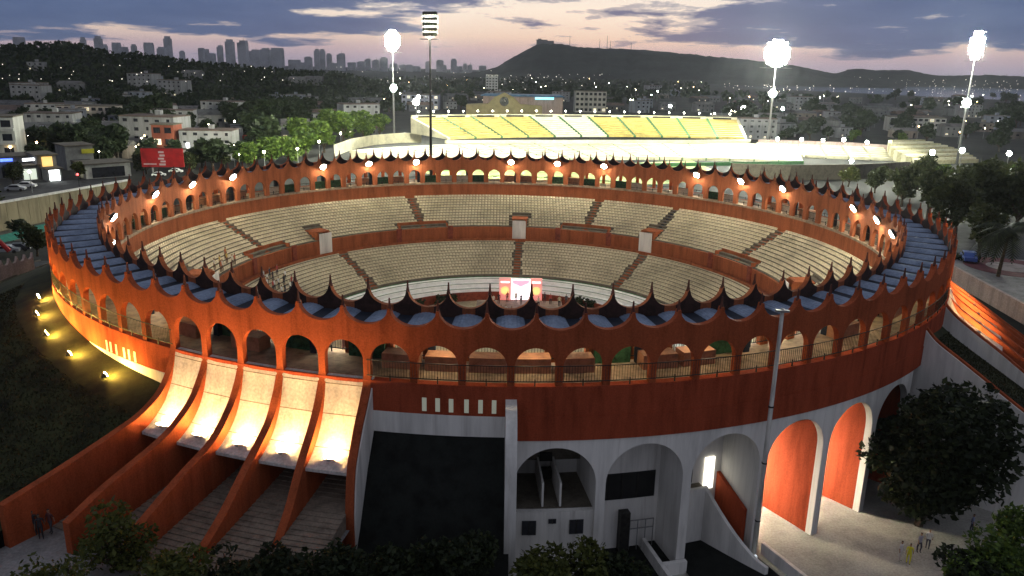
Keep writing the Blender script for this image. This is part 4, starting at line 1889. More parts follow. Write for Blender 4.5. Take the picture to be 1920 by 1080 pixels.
# ------------------------------------------------------------------ left of the bullring: path, crenellated wall, street, shops
struct(polar_patch('path', M['asphalt'], -14.2, -27, 60.5, 66.0, 30, 4, lambda k, r: zl(k, r)+.05))
mb = MB()
for r in (60.3, 66.1):
    for i in range(30):
        k0, k1 = -14.2-.43*i, -14.2-.43*(i+1)
        z0, z1 = zl(k0, r), zl(k1, r)
        mb.hexa([P(r, ang(k0), z0-.1), P(r+.2, ang(k0), z0-.1), P(r+.2, ang(k1), z1-.1), P(r, ang(k1), z1-.1),
                 P(r, ang(k0), z0+.13), P(r+.2, ang(k0), z0+.13), P(r+.2, ang(k1), z1+.13), P(r, ang(k1), z1+.13)])
struct(mb.build('path_kerb', M['concrete']))
# pale crenellated wall with painted figures
pa, pb = at(68, 520, 8.4), at(-70, 560, 8.4)
t = thing('crenellated_wall', (pa[0], pa[1], 8.2))
d = (pb-pa)[:2]
L = np.linalg.norm(d)
d = d/L
top = []
nsc = 9
for i in range(nsc):
    for q in range(7):
        u = (i+q/6)/nsc
        top.append((u*L, 2.7+.75*(1-math.sqrt(max(0, 1-(abs(q/6-.5)*2)**2)))))
pts = [(0, 0)]+top+[(L, 0)]
mb = MB()
mb.poly([(d[0]*s, d[1]*s, z) for s, z in pts], (-d[1]*-.35, d[0]*-.35, 0))
mb.build('wall', M['pink'], t)
for (s, z, w, h) in ((1.9, 1.3, 1.3, .16), (2.3, 1.0, .2, .9), (1.5, .8, .18, .7), (5.4, 1.0, .9, .5), (6.0, .7, .2, .6)):
    mb = MB()
    mb.box((d[0]*s+d[1]*.20, d[1]*s-d[0]*.20, z), (w, .06, h), math.atan2(d[1], d[0]))
    mb.build('painted_figure', M['metal'], t)
tag(t, 'pale pink wall with scalloped top beside the path on the left', 'wall')
# raised avenue with its retaining wall
ua, ub = at(-60, 392, 5.7), at(240, 339, 5.7)
t = thing('retaining_wall', (ua[0], ua[1], 0))
d = (ub-ua)[:2]
L = np.linalg.norm(d)
d = d/L
nrm = np.array([-d[1], d[0]])
rz = math.atan2(d[1], d[0])
for i in range(16):
    c = d*L*(i+.5)/16
    mb = MB()
    mb.box((c[0], c[1], 2.85), (L/16-.06, .8, 5.7), rz)
    mb.build('wall_panel', mat('ochre_wall', (.30, .25, .16), .9, .2, .5, streak=True), t)
mb = MB()
c = d*L*.5
mb.box((c[0]-nrm[0]*.1, c[1]-nrm[1]*.1, 5.9), (L, .9, .38), rz)
mb.build('coping', M['white'], t)
tag(t, 'ochre retaining wall of the raised avenue on the left', 'wall')
mb = MB()
q0, q1 = ua[:2]+nrm*.5, ub[:2]+nrm*.5
mb.add([(q0[0], q0[1], 5.72), (q1[0], q1[1], 5.72), (q1[0]+nrm[0]*17, q1[1]+nrm[1]*17, 5.72), (q0[0]+nrm[0]*17, q0[1]+nrm[1]*17, 5.72)], [(0, 1, 2, 3)])
struct(mb.build('avenue', M['asphalt']))
mb = MB()
q0, q1 = ua[:2]-nrm*16, ub[:2]-nrm*16
mb.add([(q0[0], q0[1], .02), (q1[0], q1[1], .02), (q1[0]+nrm[0]*15.5, q1[1]+nrm[1]*15.5, .02), (q0[0]+nrm[0]*15.5, q0[1]+nrm[1]*15.5, .02)], [(0, 1, 2, 3)])
struct(mb.build('service_road', mat('worn_road', (.14, .13, .10), .9, .25, .4, fine=5)))
mb = MB()
c = (ua[:2]+ub[:2])/2-nrm*6.5
mb.box((c[0], c[1], .10), (L, .35, .24), rz)
struct(mb.build('yellow_kerb', mat('yellow_line', (.42, .34, .08), .8, .2, 1)))


def shop(px, py, w, h, sign_m, sign_xywh, label, cat='shop', wallc=(.20, .20, .20), lit=None, z=5.7, dd=9):
    p = at(px, py, z)
    t = thing('shop', (p[0], p[1], z), rz*.6)
    wm = mat('shop_%d_%d' % (px, py), wallc, .85, .15, .5)
    MB().box((0, dd/2, h/2), (w, dd, h)).build('wall', wm, t)
    MB().box((0, dd/2-.4, h+.16), (w+.8, dd+1.0, .3)).build('roof', M['concrete'], t)
    mb = MB()
    mb.box((0, -.05, 1.5), (w*.72, .12, 2.6))
    mb.build('shopfront', lit or M['glassd'], t)
    if sign_m:
        sx_, sz_, sw, sh = sign_xywh
        mb = MB()
        mb.box((sx_, -.5, sz_), (sw, .3, sh))
        mb.build('sign', sign_m, t)
    tag(t, label, cat)
    return t


shop(30, 333, 8, 5.2, M['l_blue'], (-2, 4.6, 3.4, .7), 'shop with a blue glowing sign on the avenue')
shop(58, 338, 4, 3.6, M['l_sign'], (0, 5.2, 2.6, .6), 'shop under a white strip light on the avenue', wallc=(.3, .3, .3), lit=emit('shop_glow', (.9, 1, .8), .8))
shop(92, 336, 4.5, 6.0, M['l_yel'], (0, 4.4, 2.3, 2.6), 'narrow shop with a square yellow sign on the avenue')
shop(104, 340, 3.2, 3.0, None, None, 'shop with a blazing white front on the avenue', lit=emit('bright_front', (.95, 1, .97), 6))
shop(153, 318, 7, 6.5, mat('yellow_board', (.45, .42, .03), .6, .1, 1), (2, 5, 3.2, 1.2), 'dark shop behind small trees with a yellow board')
shop(205, 333, 11, 3.6, None, None, 'low filling station canopy building by the avenue', wallc=(.5, .5, .46))
shop(355, 300, 6, 4, M['l_sign'], (1.0, 5.4, 3.6, 1.7), 'building with a white lit sign right of the billboard', z=0)
shop(383, 298, 5.5, 7, M['blue'], (0, 5.0, 3.4, 2.6), 'grey building with a dark blue panel right of the billboard', z=0, wallc=(.32, .34, .42))
shop(403, 299, 6, 6, None, None, 'building with a framed window beyond the left rim', z=0, wallc=(.30, .34, .36), lit=M['l_win'])
shop(466, 278, 7, 4, mat('red_board', (.40, .05, .04), .6, .1, 1), (0, 4.6, 6, 2.2), 'shop with a red fascia left of the floodlit trees', z=0)
shop(492, 282, 6, 5, mat('green_board', (.10, .32, .22), .6, .1, 1), (0, 4.6, 5, 2.6), 'shop with a pale green fascia left of the floodlit trees', z=0)
# red billboard on two posts
bp = at(308, 330, 0)
D_ = np.linalg.norm(bp[:2]-CAM[:2])
zt_, zb_ = ht(308, 278, bp), ht(308, 313, bp)
t = thing('billboard', (bp[0], bp[1], 0), .12)
W_ = 69*D_/FPX
mb = MB()
mb.box((0, 0, (zt_+zb_)/2), (W_, .35, zt_-zb_))
pn = mb.build('panel', M['redsign'], t)
mb = MB()
mb.box((0, -.02, zt_+.08), (W_+.3, .5, .14))
mb.box((0, -.02, zb_-.08), (W_+.3, .5, .14))
mb.build('frame', M['metal'], t)
hh = (zt_-zb_)
wt = mat('billboard_white', (.42, .36, .38), .6, .1, 1)
for i, (x, z, w, h) in enumerate(((-.02, .30, .13, .10), (.0, .12, .12, .10), (-.03, -.05, .14, .09), (.01, -.20, .12, .09), (-.01, -.36, .15, .10), (-.30, -.34, .30, .06))):
    mb = MB()
    mb.box((x*W_, -.20, (zt_+zb_)/2+z*hh), (w*W_, .03, h*hh))
    mb.build('white_mark', wt, pn)
for s in (-1, 1):
    mb = MB()
    mb.tube((s*W_*.27, .3, 0), (s*W_*.27, .3, zb_+1), .22, n=8)
    mb.build('post', M['galv'], t)
tag(t, 'dark red billboard with white marks down the middle', 'billboard')
# traffic signals
for x, y, m_, lab in ((149, 350, M['l_red'], 'traffic signal glowing red on the avenue'),):
    p = at(x, y, 5.7)
    t = thing('traffic_signal', (p[0], p[1], 5.7))
    MB().tube((0, 0, 0), (0, 0, 2.2), .08, n=6).build('post', M['metal'], t)
    MB().box((0, 0, 2.7), (.4, .3, 1.0)).build('signal_box', M['metal'], t)
    mb = MB()
    mb.sphere((0, -.22, 2.95), .26, 8, 6)
    mb.build('red_light', m_, t)
    tag(t, lab, 'traffic signal')
# teal awning stalls and parked cars below the avenue
for i, (x, y, w) in enumerate(((20, 462, 12), (72, 446, 8))):
    p = at(x, y, 1.0)
    t = thing('awning', (p[0], p[1], 0), rz)
    MB().poly([(-w/2, -2.2, 2.6), (-w/2, 2.2, 2.6), (-w/2, 0, 3.5)], (w, 0, 0)).build('canopy', M['tealroof'], t)
    for sx_ in (-1, 1):
        for sy in (-1, 1):
            MB().tube((sx_*w*.47, sy*2, 0), (sx_*w*.47, sy*2, 2.6), .06, n=5).build('post', M['metal'], t)
    tag(t, ['long teal awning at the left edge below the avenue', 'teal awning beside the left flank of the bullring'][i], 'awning')


def car(loc, rz_, m_, label):
    t = thing('parked_car', loc, rz_)
    side = [(-2.1, .35), (-2.1, .85), (-1.5, .95), (-.9, 1.45), (.7, 1.45), (1.3, .95), (2.05, .82), (2.1, .35)]
    mb = MB()
    mb.poly([(x, -.85, z) for x, z in side], (0, 1.7, 0))
    mb.build('body', m_, t)
    mb = MB()
    mb.poly([(x, -.87, z) for x, z in [(-1.35, .97), (-.85, 1.36), (.65, 1.36), (1.15, .97)]], (0, 1.74, 0))
    mb.build('side_windows', M['glassd'], t)
    for x in (-1.3, 1.3):
        for y in (-.8, .8):
            mb = MB()
            mb.tube((x, y-.1, .33), (x, y+.1, .33), .33, n=10)
            mb.build('wheel', M['metal'], t)
    for y in (-.55, .55):
        mb = MB()
        mb.box((2.1, y, .65), (.06, .35, .16))
        mb.build('headlight', M['white'], t)
    tag(t, label, 'car', 'parked cars')
    return t


paint = [mat('silver_car_paint', (.40, .41, .43), .3, .05, 1, metal=.4), mat('dark_car_paint', (.03, .03, .04), .3, .1, 1), mat('white_car_paint', (.62, .62, .62), .3, .05, 1),
         mat('red_car_paint', (.35, .02, .03), .35, .1, 1), mat('blue_car_paint', (.06, .12, .40), .35, .1, 1)]
for x, y, z, r0, c, lab in ((35, 470, 1, .3, 1, 'dark parked car in front of the teal awning'), (14, 474, 1, .3, 0, 'silver parked car beside the teal awning'),
                            (50, 352, 5.75, .2, 2, 'white car on the avenue by the blazing shopfront'), (30, 358, 5.75, .2, 0, 'silver car on the avenue near the blue sign'),
                            (330, 324, 0, .1, 2, 'white car seen just above the left rim'), (298, 331, 0, .3, 2, 'white van-sized car below the billboard'),
                            (1815, 489, 8.62, 1.2, 4, 'blue car parked by the plaza on the right')):
    p = at(x, y, z)
    car((p[0], p[1], p[2]), r0, paint[c], lab)
# slanted red flag pole banner at the left edge
p = at(10, 492, 8.3)
t = thing('banner', (p[0], p[1], 8.3))
MB().tube((-.9, 0, 3.6), (.8, 0, 1.6), .28, .32, 6).build('furled_cloth', M['red'], t)
MB().tube((-1.2, 0, 0), (-1.0, 0, 4.4), .05, n=6).build('pole', M['metal'], t)
tag(t, 'red furled banner beside the crenellated wall', 'banner')
lst = [street_lamp(at(67, 404, .5), 3, 1.3), street_lamp(at(150, 372, .5), 3, 1.0)]
number_left_to_right(lst, 'slim pale street lamp below the avenue wall, {n} from the left', 'street lamp', 'street lamps below the avenue')
BUSH = [tree_meshes(300+i, 1.6, 2.6, 700, .22, M['leafd'], 6, .15) for i in range(2)]
MIDT = [tree_meshes(320+i, 3.0, 6.0, 2200, .26, M['leafy'], 9, .3) for i in range(2)]
DKT = [tree_meshes(340+i, 3.2, 6.4, 2400, .26, leafmat('park_leaves', (.022, .032, .012), (.042, .054, .018), (.07, .078, .028)), 9, .2) for i in range(2)]
for x, y, z, mm, s, lab in ((42, 448, 1, BUSH[0], 1.6, 'round dark bush between the teal awnings'), (70, 478, 7.0, DKT[0], .75, 'small dark tree at the end of the crenellated wall'),
                            (150, 336, 5.7, MIDT[0], .8, 'small yellow green tree behind the traffic signal'), (25, 345, 5.7, DKT[1], .8, 'dark tree in front of the blue sign'),
                            (-8, 420, .5, DKT[0], 1.2, 'dark tree cut by the left edge of the picture'), (275, 326, 0, DKT[1], 1.1, 'dark tree left of the billboard posts'),
                            (420, 318, 0, DKT[0], 1.4, 'dark tree behind the left rim near the shops'), (355, 322, 0, DKT[1], 1.0, 'dark tree right of the billboard post')):
    o = plant(mm, at(x, y, z), s, rr.uniform(0, 6))
    tag(o, lab, 'tree')

# ------------------------------------------------------------------ right of the bullring
struct(polar_patch('right_terrace', M['asphalt'], 15.0, 44, 50, 112, 40, 16, lambda k, r: 6.0))
wa, wb = at(1772, 524, 6.0), at(1990, 652, 6.0)
wall_run('terrace_wall', [wa, wb], 2.6, .5, M['pink'], 'low pale pink wall along the right side street', 'wall', 7, 6.0)
d = (wb-wa)[:2]
L = np.linalg.norm(d)
d = d/L
n_ = np.array([-d[1], d[0]])
mb = MB()
pts = [wa[:2]-d*4+n_*.2, wb[:2]+n_*.2, wb[:2]+n_*42, wa[:2]-d*4+n_*42]
mb.hexa([(p[0], p[1], 5.9) for p in pts]+[(p[0], p[1], 8.6) for p in pts])
struct(mb.build('raised_plaza', M['pave']))
c = (wa[:2]+wb[:2])/2-n_*1.2
mb = MB()
mb.box((c[0], c[1], 6.12), (L, 1.9, .22), math.atan2(d[1], d[0]))
struct(mb.build('planted_kerb', M['darkgrass']))
p = at(1895, 501, 8.62)
mb = MB()
mb.tube((p[0], p[1], 8.603), (p[0], p[1], 8.63), 6.2, 6.2, 40)
struct(mb.build('round_paving', mat('plum_paving', (.16, .05, .06), .9, .2, .6)))
mb = MB()
mb.tube((p[0], p[1], 8.634), (p[0], p[1], 8.65), 3.2, 3.2, 32)
struct(mb.build('round_paving', mat('pale_paving', (.34, .28, .27), .9, .2, .6)))


def palm(loc, h, seed, label, lean=.3, fr=18, fl_=3.6):
    r = random.Random(seed)
    t = thing('palm_tree', loc)
    mb = MB()
    pr_ = Vector((0, 0, -.2))
    for i in range(8):
        q = (i+1)/8
        nx = Vector((lean*q*q*1.5, 0, h*q))
        mb.tube(pr_, nx, .30-.14*q+.02, .30-.14*q, 8, False)
        pr_ = nx
    mb.build('trunk', M['bark'], t, True)
    top = pr_
    for i in range(fr):
        az_ = 2*PI*i/fr+r.uniform(-.15, .15)
        up_ = r.uniform(-.35, .95)
        m2 = MB()
        side = Vector((-math.sin(az_), math.cos(az_), 0))
        out = Vector((math.cos(az_), math.sin(az_), 0))
        n = 20
        prev_ = None
        for j in range(n+1):
            q = j/n
            c = top+out*(fl_*q*(1-.12*q))+Vector((0, 0, up_*fl_*q*.75-fl_*.7*q*q))
            if prev_ is not None:
                w = fl_*.26*math.sin(PI*min(1, q*.86+.12))
                for sd_ in (-1, 1):
                    tip = c+side*(sd_*w)+out*(w*.55)-Vector((0, 0, w*.55))
                    m2.add([prev_, c, tip+(c-prev_)*.15, tip], [(0, 1, 2, 3)])
            prev_ = c
        m2.build('frond', M['leafd'], t)
    tag(t, label, 'palm tree')
    return t


p = at(1864, 552, 6.0)
palm((p[0], p[1], 6.0), ht(1880, 428, p)-6.0, 5, 'tall palm standing behind the pink wall at the right edge', .4, 20, 5.2)
for x, y, z, mm, s, lab in ((1835, 480, 8.6, DKT[0], 1.3, 'dark rounded tree left of the palm'), (1812, 520, 6.0, BUSH[1], 1.5, 'round dark shrub by the right flank of the bullring'),
                            (1790, 440, 6, DKT[1], 1.7, 'large dark tree just beyond the right rim'), (1740, 405, 6, DKT[0], 1.6, 'dark tree behind the right rim, tallest of the row'),
                            (1690, 385, 2, DKT[1], 1.6, 'dark tree behind the right rim above the blue roof'), (1850, 420, 6, DKT[0], 1.9, 'spreading dark tree behind the palm crown'),
                            (1905, 430, 6, DKT[1], 1.9, 'dark tree at the right edge above the plaza'), (1800, 392, 4, DKT[1], 1.7, 'dark tree standing behind the palm row'),
                            (1870, 385, 4, DKT[0], 1.8, 'wide dark tree under the single lamp at right'), (1765, 350, 2, LITTREE[0], .9, 'bright green tree below the right floodlight tower'),
                            (1900, 352, 2, LITTREE[1], .9, 'bright yellow green bush at the right edge'), (1820, 352, 2, LITTREE[2], .8, 'green tree right of the floodlight tower foot'),
                            (1640, 362, 0, DKT[0], 1.3, 'dark tree peeping over the right rear rim'), (1590, 350, 0, MIDT[1], 1.1, 'feathery green tree over the right rear rim'),
                            (1720, 352, 2, DKT[0], 1.6, 'dark tree in front of the striped bleacher'), (1600, 268, 0, LITTREE[1], .9, 'small lit tree behind the right wing wall'),
                            (1690, 270, 0, LITTREE[2], .8, 'small lit tree left of the bleacher'), (1925, 400, 6, DKT[1], 2.0, 'dark tree cut by the right edge of the picture')):
    o = plant(mm, at(x, y, z), s, rr.uniform(0, 6))
    tag(o, lab, 'tree')

# ------------------------------------------------------------------ ground floor in front, right of the white end wall
def radial_box(name, m_, k, r0, r1, z0, z1, th=.25, z1b=None, parent=BR):
    a = ang(k)
    e = (math.cos(a), math.sin(a))
    z1b = z1 if z1b is None else z1b
    def q(r, o, z):
        return (r*math.sin(a)+o*e[0], -r*math.cos(a)+o*e[1], z)
    mb = MB()
    mb.hexa([q(r0, -th/2, z0), q(r1, -th/2, z0), q(r1, th/2, z0), q(r0, th/2, z0), q(r0, -th/2, z1), q(r1, -th/2, z1b), q(r1, th/2, z1b), q(r0, th/2, z1)])
    return mb.build(name, m_, parent)


# first arch: closed to half height, two square windows and a vent
mb = MB()
arcband(mb, 49.25, 49.72, 0, 5.55, ang(.08), ang(1.92))
mb.build('infill_wall', M['white'], BR)
for (k, z, w, h) in ((.47, 4.35, 1.0, 1.1), (1.52, 4.35, 1.0, 1.1), (.98, 4.85, .55, .34)):
    mb = MB()
    a = ang(k)
    c = P(49.74, a, z)
    mb.box(c, (w, .10, h), a)
    f_ = mb.build('window', M['glassd'], BR)
    mb = MB()
    mb.box((c[0]+.06*math.sin(a), c[1]-.06*math.cos(a), z), (.05, .06, h), a)
    mb.build('mullion', M['metal'], f_)
mb = MB()
arcband(mb, 44.2, 49.24, 5.3, 5.54, ang(.08), ang(1.95))
mb.build('loft_floor', M['concrete'], BR)
mb = MB()
arcband(mb, 44.0, 44.2, 5.3, 10.9, ang(.08), ang(1.95))
mb.build('loft_wall', M['white'], BR)
for k in (.78, 1.18):
    radial_box('loft_partition', M['white'], k, 44.3, 49.0, 5.55, 7.4, .14)
for (z, h) in ((6.1, .8), (7.5, .6)):
    mb = MB()
    a = ang(.98)
    mb.box(P(45.2, a, z), (.95, .5, h), a)
    mb.build('loft_recess', M['dark'], BR)
# second arch: back room with one long dark window, rail, plant bed
mb = MB()
arcband(mb, 46.2, 46.45, 0, 10.9, ang(2.1), ang(3.9))
mb.build('room_wall', M['white'], BR)
mb = MB()
arcband(mb, 46.455, 46.53, 4.3, 6.45, ang(2.16), ang(3.78))
wn = mb.build('long_window', M['dark'], BR)
for k in (2.5, 2.9, 3.3):
    a = ang(k)
    mb = MB()
    mb.box(P(46.545, a, 5.37), (.07, .05, 2.1), a)
    mb.build('mullion', M['metal'], wn)
mb = MB()
arcband(mb, 46.46, 47.1, 0, 3.4, ang(2.85), ang(3.1), .01)
mb.build('service_box', M['metal'], BR)
mb = MB()
for z in (1.9, 2.6):
    arcband(mb, 46.9, 46.96, z, z+.06, ang(3.12), ang(3.75), .01)
for k in (3.12, 3.33, 3.54, 3.75):
    c = P(46.93, ang(k), 0)
    mb.tube((c[0], c[1], 0), (c[0], c[1], 2.65), .035, n=5)
mb.build('hand_rail', M['galv'], BR)
radial_box('low_wall', M['white'], 3.50, 47.0, 54.5, 0, 1.05, .30)
mb = MB()
arcband(mb, 50.05, 50.40, 0, 1.0, ang(3.55), ang(4.12), .01)
mb.build('bed_wall', M['white'], BR)
struct(polar_patch('planting_bed', M['darkgrass'], 3.55, 3.95, 44.6, 50.0, 6, 10, lambda k, r: .32))
struct(polar_patch('planting_bed', M['darkgrass'], 4.1, 6.0, 45.2, 54.0, 12, 12, lambda k, r: .16))
struct(polar_patch('planting_bed', M['darkgrass'], 1.95, 3.45, 45.0, 56.0, 12, 12, lambda k, r: .10))
# third arch: landing, lit doorway, ramp parapet falling towards the yard
mb = MB()
arcband(mb, 46.9, 47.2, 0, 4.7, ang(4.1), ang(5.2))
mb.build('landing_wall', M['white'], BR)
mb = MB()
arcband(mb, 45.9, 46.9, 4.2, 4.42, ang(4.1), ang(5.2))
mb.build('landing', M['concrete'], BR)
mb = MB()
arcband(mb, 45.55, 45.8, 0, 10.9, ang(4.1), ang(5.9))
mb.build('room_wall', M['white'], BR)
mb = MB()
mb.box(P(45.86, ang(4.85), 5.5), (.75, .12, 1.9), ang(4.85))
mb.build('dark_doorway', M['dark'], BR)
mb = MB()
mb.box(P(45.88, ang(5.5), 5.1), (.85, .12, 2.7), ang(5.5))
mb.build('lit_doorway', emit('doorway_light', (1.0, .96, .80), 2.2), BR)
a0_, a1_ = ang(5.15), ang(5.75)
n = 8
V, F = [], []
for i in range(n+1):
    q = i/n
    a = a0_+(a1_-a0_)*q
    r = 47.1+5.4*q
    z = 4.7*(1-q)**1.5+.75*(1-(1-q)**1.5)
    for dr in (-.14, .14):
        V += [P(r, a+dr/r, 0), P(r, a+dr/r, z)]
for i in range(n):
    o = 4*i
    F += [(o, o+4, o+5, o+1), (o+2, o+3, o+7, o+6), (o+1, o+5, o+7, o+3), (o, o+2, o+6, o+4)]
F += [(0, 1, 3, 2), (4*n, 4*n+2, 4*n+3, 4*n+1)]
mb = MB()
mb.add(V, F)
mb.build('ramp_parapet', M['white'], BR)
radial_box('terracotta_dado', M['terra2'], 5.83, 42, 49.3, .6, 6.6, .30, 3.6)
radial_box('low_wall', M['white'], 6.25, 50.1, 57.5, 0, .95, .30)
mb = MB()
c = P(51.3, ang(5.72), .9)
mb.sphere(c, .15, 8, 6)
mb.box((c[0], c[1], .42), (.05, .05, .84))
tag(mb.build('bollard_lamp', emit('bollard_glow', (.9, .95, 1.0), .9)), 'small white bollard lamp at the foot of the pole', 'lamp')
# passage details
mb = MB()
arcband(mb, 38.9, 39.2, 3.3, 4.6, ang(6.2), ang(7.9))
mb.build('passage_beam', M['terra2'], BR)

# ------------------------------------------------------------------ near trees
def big_tree(px, py, z, R, H, n, leaf, m_, label, seed, lobes=14, h0=.2, name='tree'):
    p = at(px, py, z)
    o = plant(tree_meshes(seed, R, H, n, leaf, m_, lobes, h0), (p[0], p[1], z), 1.0, 0.0, name)
    tag(o, label, 'tree')
    return o


big_tree(1722, 985, 0, 5.5, 13.4, 16000, .24, M['leafd'], 'huge dark rounded tree in front of the last white arches', 501, 18, .04)
FG = [(215, 985, 10.2, 2.6, 5.0, 2600, .14, 'leafy', 'sparse yellow green tree over the stair feet at lower left'),
      (95, 1072, 9.6, 2.3, 4.0, 1500, .14, 'leafy', 'thin twiggy tree at the lower left corner'),
      (330, 1070, 9.2, 2.6, 4.4, 3600, .15, 'leafy', 'low green tree at the bottom edge left of the fins'),
      (420, 1078, 8.2, 2.4, 4.0, 3600, .16, 'leafd', 'dark leafy tree at the bottom edge below the third fin'),
      (520, 1070, 8.2, 2.7, 4.6, 4200, .16, 'leafd', 'dark leafy tree at the bottom edge below the fourth fin'),
      (640, 1050, 8.2, 2.7, 5.0, 4600, .16, 'leafd', 'dark leafy tree at the foot of the last fin'),
      (745, 1058, 8.0, 2.6, 4.6, 4400, .16, 'leafd', 'dark tree at the bottom edge before the planted bank'),
      (860, 1035, 8.2, 2.8, 5.4, 5000, .16, 'leafd', 'dark tree rising left of the white end wall'),
      (1010, 1062, 7.2, 2.5, 4.6, 3600, .15, 'leafy', 'olive leafy tree right of the white end wall foot'),
      (1095, 1050, 7.0, 2.2, 5.0, 3000, .15, 'leafy', 'olive leafy tree under the square windows'),
      (1165, 1078, 6.0, 2.2, 4.4, 2800, .15, 'leafd', 'dark shrub tree before the second white arch'),
      (1880, 1040, 8.0, 3.2, 6.0, 5200, .16, 'leafm', 'green tree at the lower right corner'),
      (1830, 1075, 7.0, 2.2, 4.2, 3000, .16, 'leafd', 'dark shrub tree left of the lower right tree'),
      (1935, 985, 8.0, 2.2, 5.2, 3000, .16, 'leafm', 'green tree cut by the lower right edge')]
for i, (px, py, ztop, R, H, n, lf, mm, lab) in enumerate(FG):
    p = at(px, py-30, ztop)
    o = plant(tree_meshes(600+i, R, H, n, lf, M[mm], 10, .15), (p[0], p[1], ztop-H), 1.0, 0, 'tree')
    m0 = MB()
    m0.tube((0, 0, -(ztop-H)), (0, 0, 0), .16, .14, 6)
    m0.build('lower_trunk', M['bark'], o)
    tag(o, lab, 'tree')

def ground_cover(name, n, k0, k1, r0, r1, zf, size, m_, label, seed):
    r = np.random.default_rng(seed)
    C = np.array([P(rr_, ang(kk), zf(kk, rr_)+r.uniform(.0, size*.9)) for kk, rr_ in zip(r.uniform(k0, k1, n), r.uniform(r0, r1, n))])
    a = r.normal(size=(n, 3))
    a[:, 2] = abs(a[:, 2])+.5
    a /= np.linalg.norm(a, axis=1)[:, None]
    b = np.cross(a, r.normal(size=(n, 3)))
    b /= np.linalg.norm(b, axis=1)[:, None]
    s_ = size*r.uniform(.5, 1.5, n)[:, None]
    V = np.stack([C-a*s_, C-b*s_*.3, C+a*s_, C+b*s_*.3], 1).reshape(-1, 3)
    o = link(name, np_mesh(name, V, np.arange(4*n).reshape(-1, 4), m_))
    tag(o, label, name.replace('_', ' '), kind='stuff')


ground_cover('ground_cover', 3000, -2.9, -.15, 53.6, 58, lambda k, r: float(np.interp(r, [49.7, 50.3, 54.5, 60, 84], [11.9, 11.5, 3.2, 1.2, .5])), .17, M['leafd'],
             'dark creeping plants covering the steep bank', 71)
ground_cover('grass', 26000, -19, -8.2, 53.2, 66, zl, .11, leafmat('grass_blades', (.014, .016, .005), (.024, .025, .007), (.038, .034, .011)), 'rough grass on the left bank', 72)
ground_cover('grass', 5000, 12.7, 14.8, 50.6, 62, zr, .11, MATS['grass_blades'], 'rough grass on the right bank', 73)

# ------------------------------------------------------------------ people
PEOPLE_M = {}


def body_mat(shirt, trousers, skin, hair):
    key = (shirt, trousers, skin, hair)
    if key in PEOPLE_M:
        return PEOPLE_M[key]
    mt = bpy.data.materials.new('clothes')
    mt.use_nodes = True
    t = mt.node_tree
    tcn = N_(t, 'ShaderNodeTexCoord')
    s = N_(t, 'ShaderNodeSeparateXYZ')
    t.links.new(tcn.outputs['Object'], s.inputs[0])
    h = math_(t, 'DIVIDE', s.outputs[2], 1.8)
    c = ramp_(t, h, [(0, (.02, .02, .02)), (.05, trousers), (.52, shirt), (.83, skin), (.945, hair)], 'CONSTANT')
    ax = math_(t, 'ABSOLUTE', s.outputs[0])
    arm = math_(t, 'MULTIPLY', math_(t, 'GREATER_THAN', ax, .235), math_(t, 'LESS_THAN', h, .66))
    c = mix_(t, arm, c, skin)
    t.links.new(c, t.nodes['Principled BSDF'].inputs['Base Color'])
    t.nodes['Principled BSDF'].inputs['Roughness'].default_value = .8
    PEOPLE_M[key] = mt
    return mt


def body_mesh(stride, armb, m_):
    """one continuous figure grown from a skeleton, 1.75 m tall"""
    J = [(0, 0, .95, .135, .10), (0, 0, 1.15, .125, .095), (0, 0, 1.36, .165, .105), (0, 0, 1.47, .06, .06), (0, -.01, 1.53, .055, .055), (0, -.015, 1.60, .075, .09),
         (0, -.01, 1.70, .078, .095), (0, 0, 1.755, .04, .05)]
    E_ = [(0, 1), (1, 2), (2, 3), (3, 4), (4, 5), (5, 6), (6, 7)]
    for s in (-1, 1):
        b = len(J)
        f = stride*s
        J += [(s*.095, 0, .88, .09, .09), (s*.10, -f*.45, .50, .062, .062), (s*.10, -f*.2+abs(f)*.1, .10, .042, .042), (s*.105, -f*.2-.10, .045, .038, .03)]
        E_ += [(0, b), (b, b+1), (b+1, b+2), (b+2, b+3)]
        b = len(J)
        J += [(s*.19, 0, 1.39, .055, .055), (s*.235, f*.35+.02, 1.12, .042, .042), (s*.255, f*.5-armb, .90+armb*.35, .034, .034), (s*.26, f*.55-armb*1.3, .82+armb*.5, .032, .02)]
        E_ += [(2, b), (b, b+1), (b+1, b+2), (b+2, b+3)]
    me = bpy.data.meshes.new('person')
    me.from_pydata([j[:3] for j in J], E_, [])
    o = bpy.data.objects.new('tmp_figure', me)
    COL.objects.link(o)
    md = o.modifiers.new('skin', 'SKIN')
    for i, v in enumerate(me.skin_vertices[0].data if me.skin_vertices else []):
        v.radius = J[i][3:]
    if not me.skin_vertices:
        bpy.context.view_layer.objects.active = o
        bpy.context.view_layer.update()
    sub = o.modifiers.new('sub', 'SUBSURF')
    sub.levels = sub.render_levels = 1
    dg = bpy.context.evaluated_depsgraph_get()
    ev = o.evaluated_get(dg)
    out = bpy.data.meshes.new_from_object(ev)
    bpy.data.objects.remove(o)
    out.materials.clear()
    out.materials.append(m_)
    out.shade_smooth()
    return out


BODY = {}


def skinned(stride, armb, m_):
    key = (stride, armb)
    if key not in BODY:
        BODY[key] = body_mesh(stride, armb, m_)
        return BODY[key]
    me = BODY[key].copy()
    me.materials.clear()
    me.materials.append(m_)
    return me


SK, SK2, HR = (.30, .17, .11), (.16, .09, .06), (.015, .012, .010)


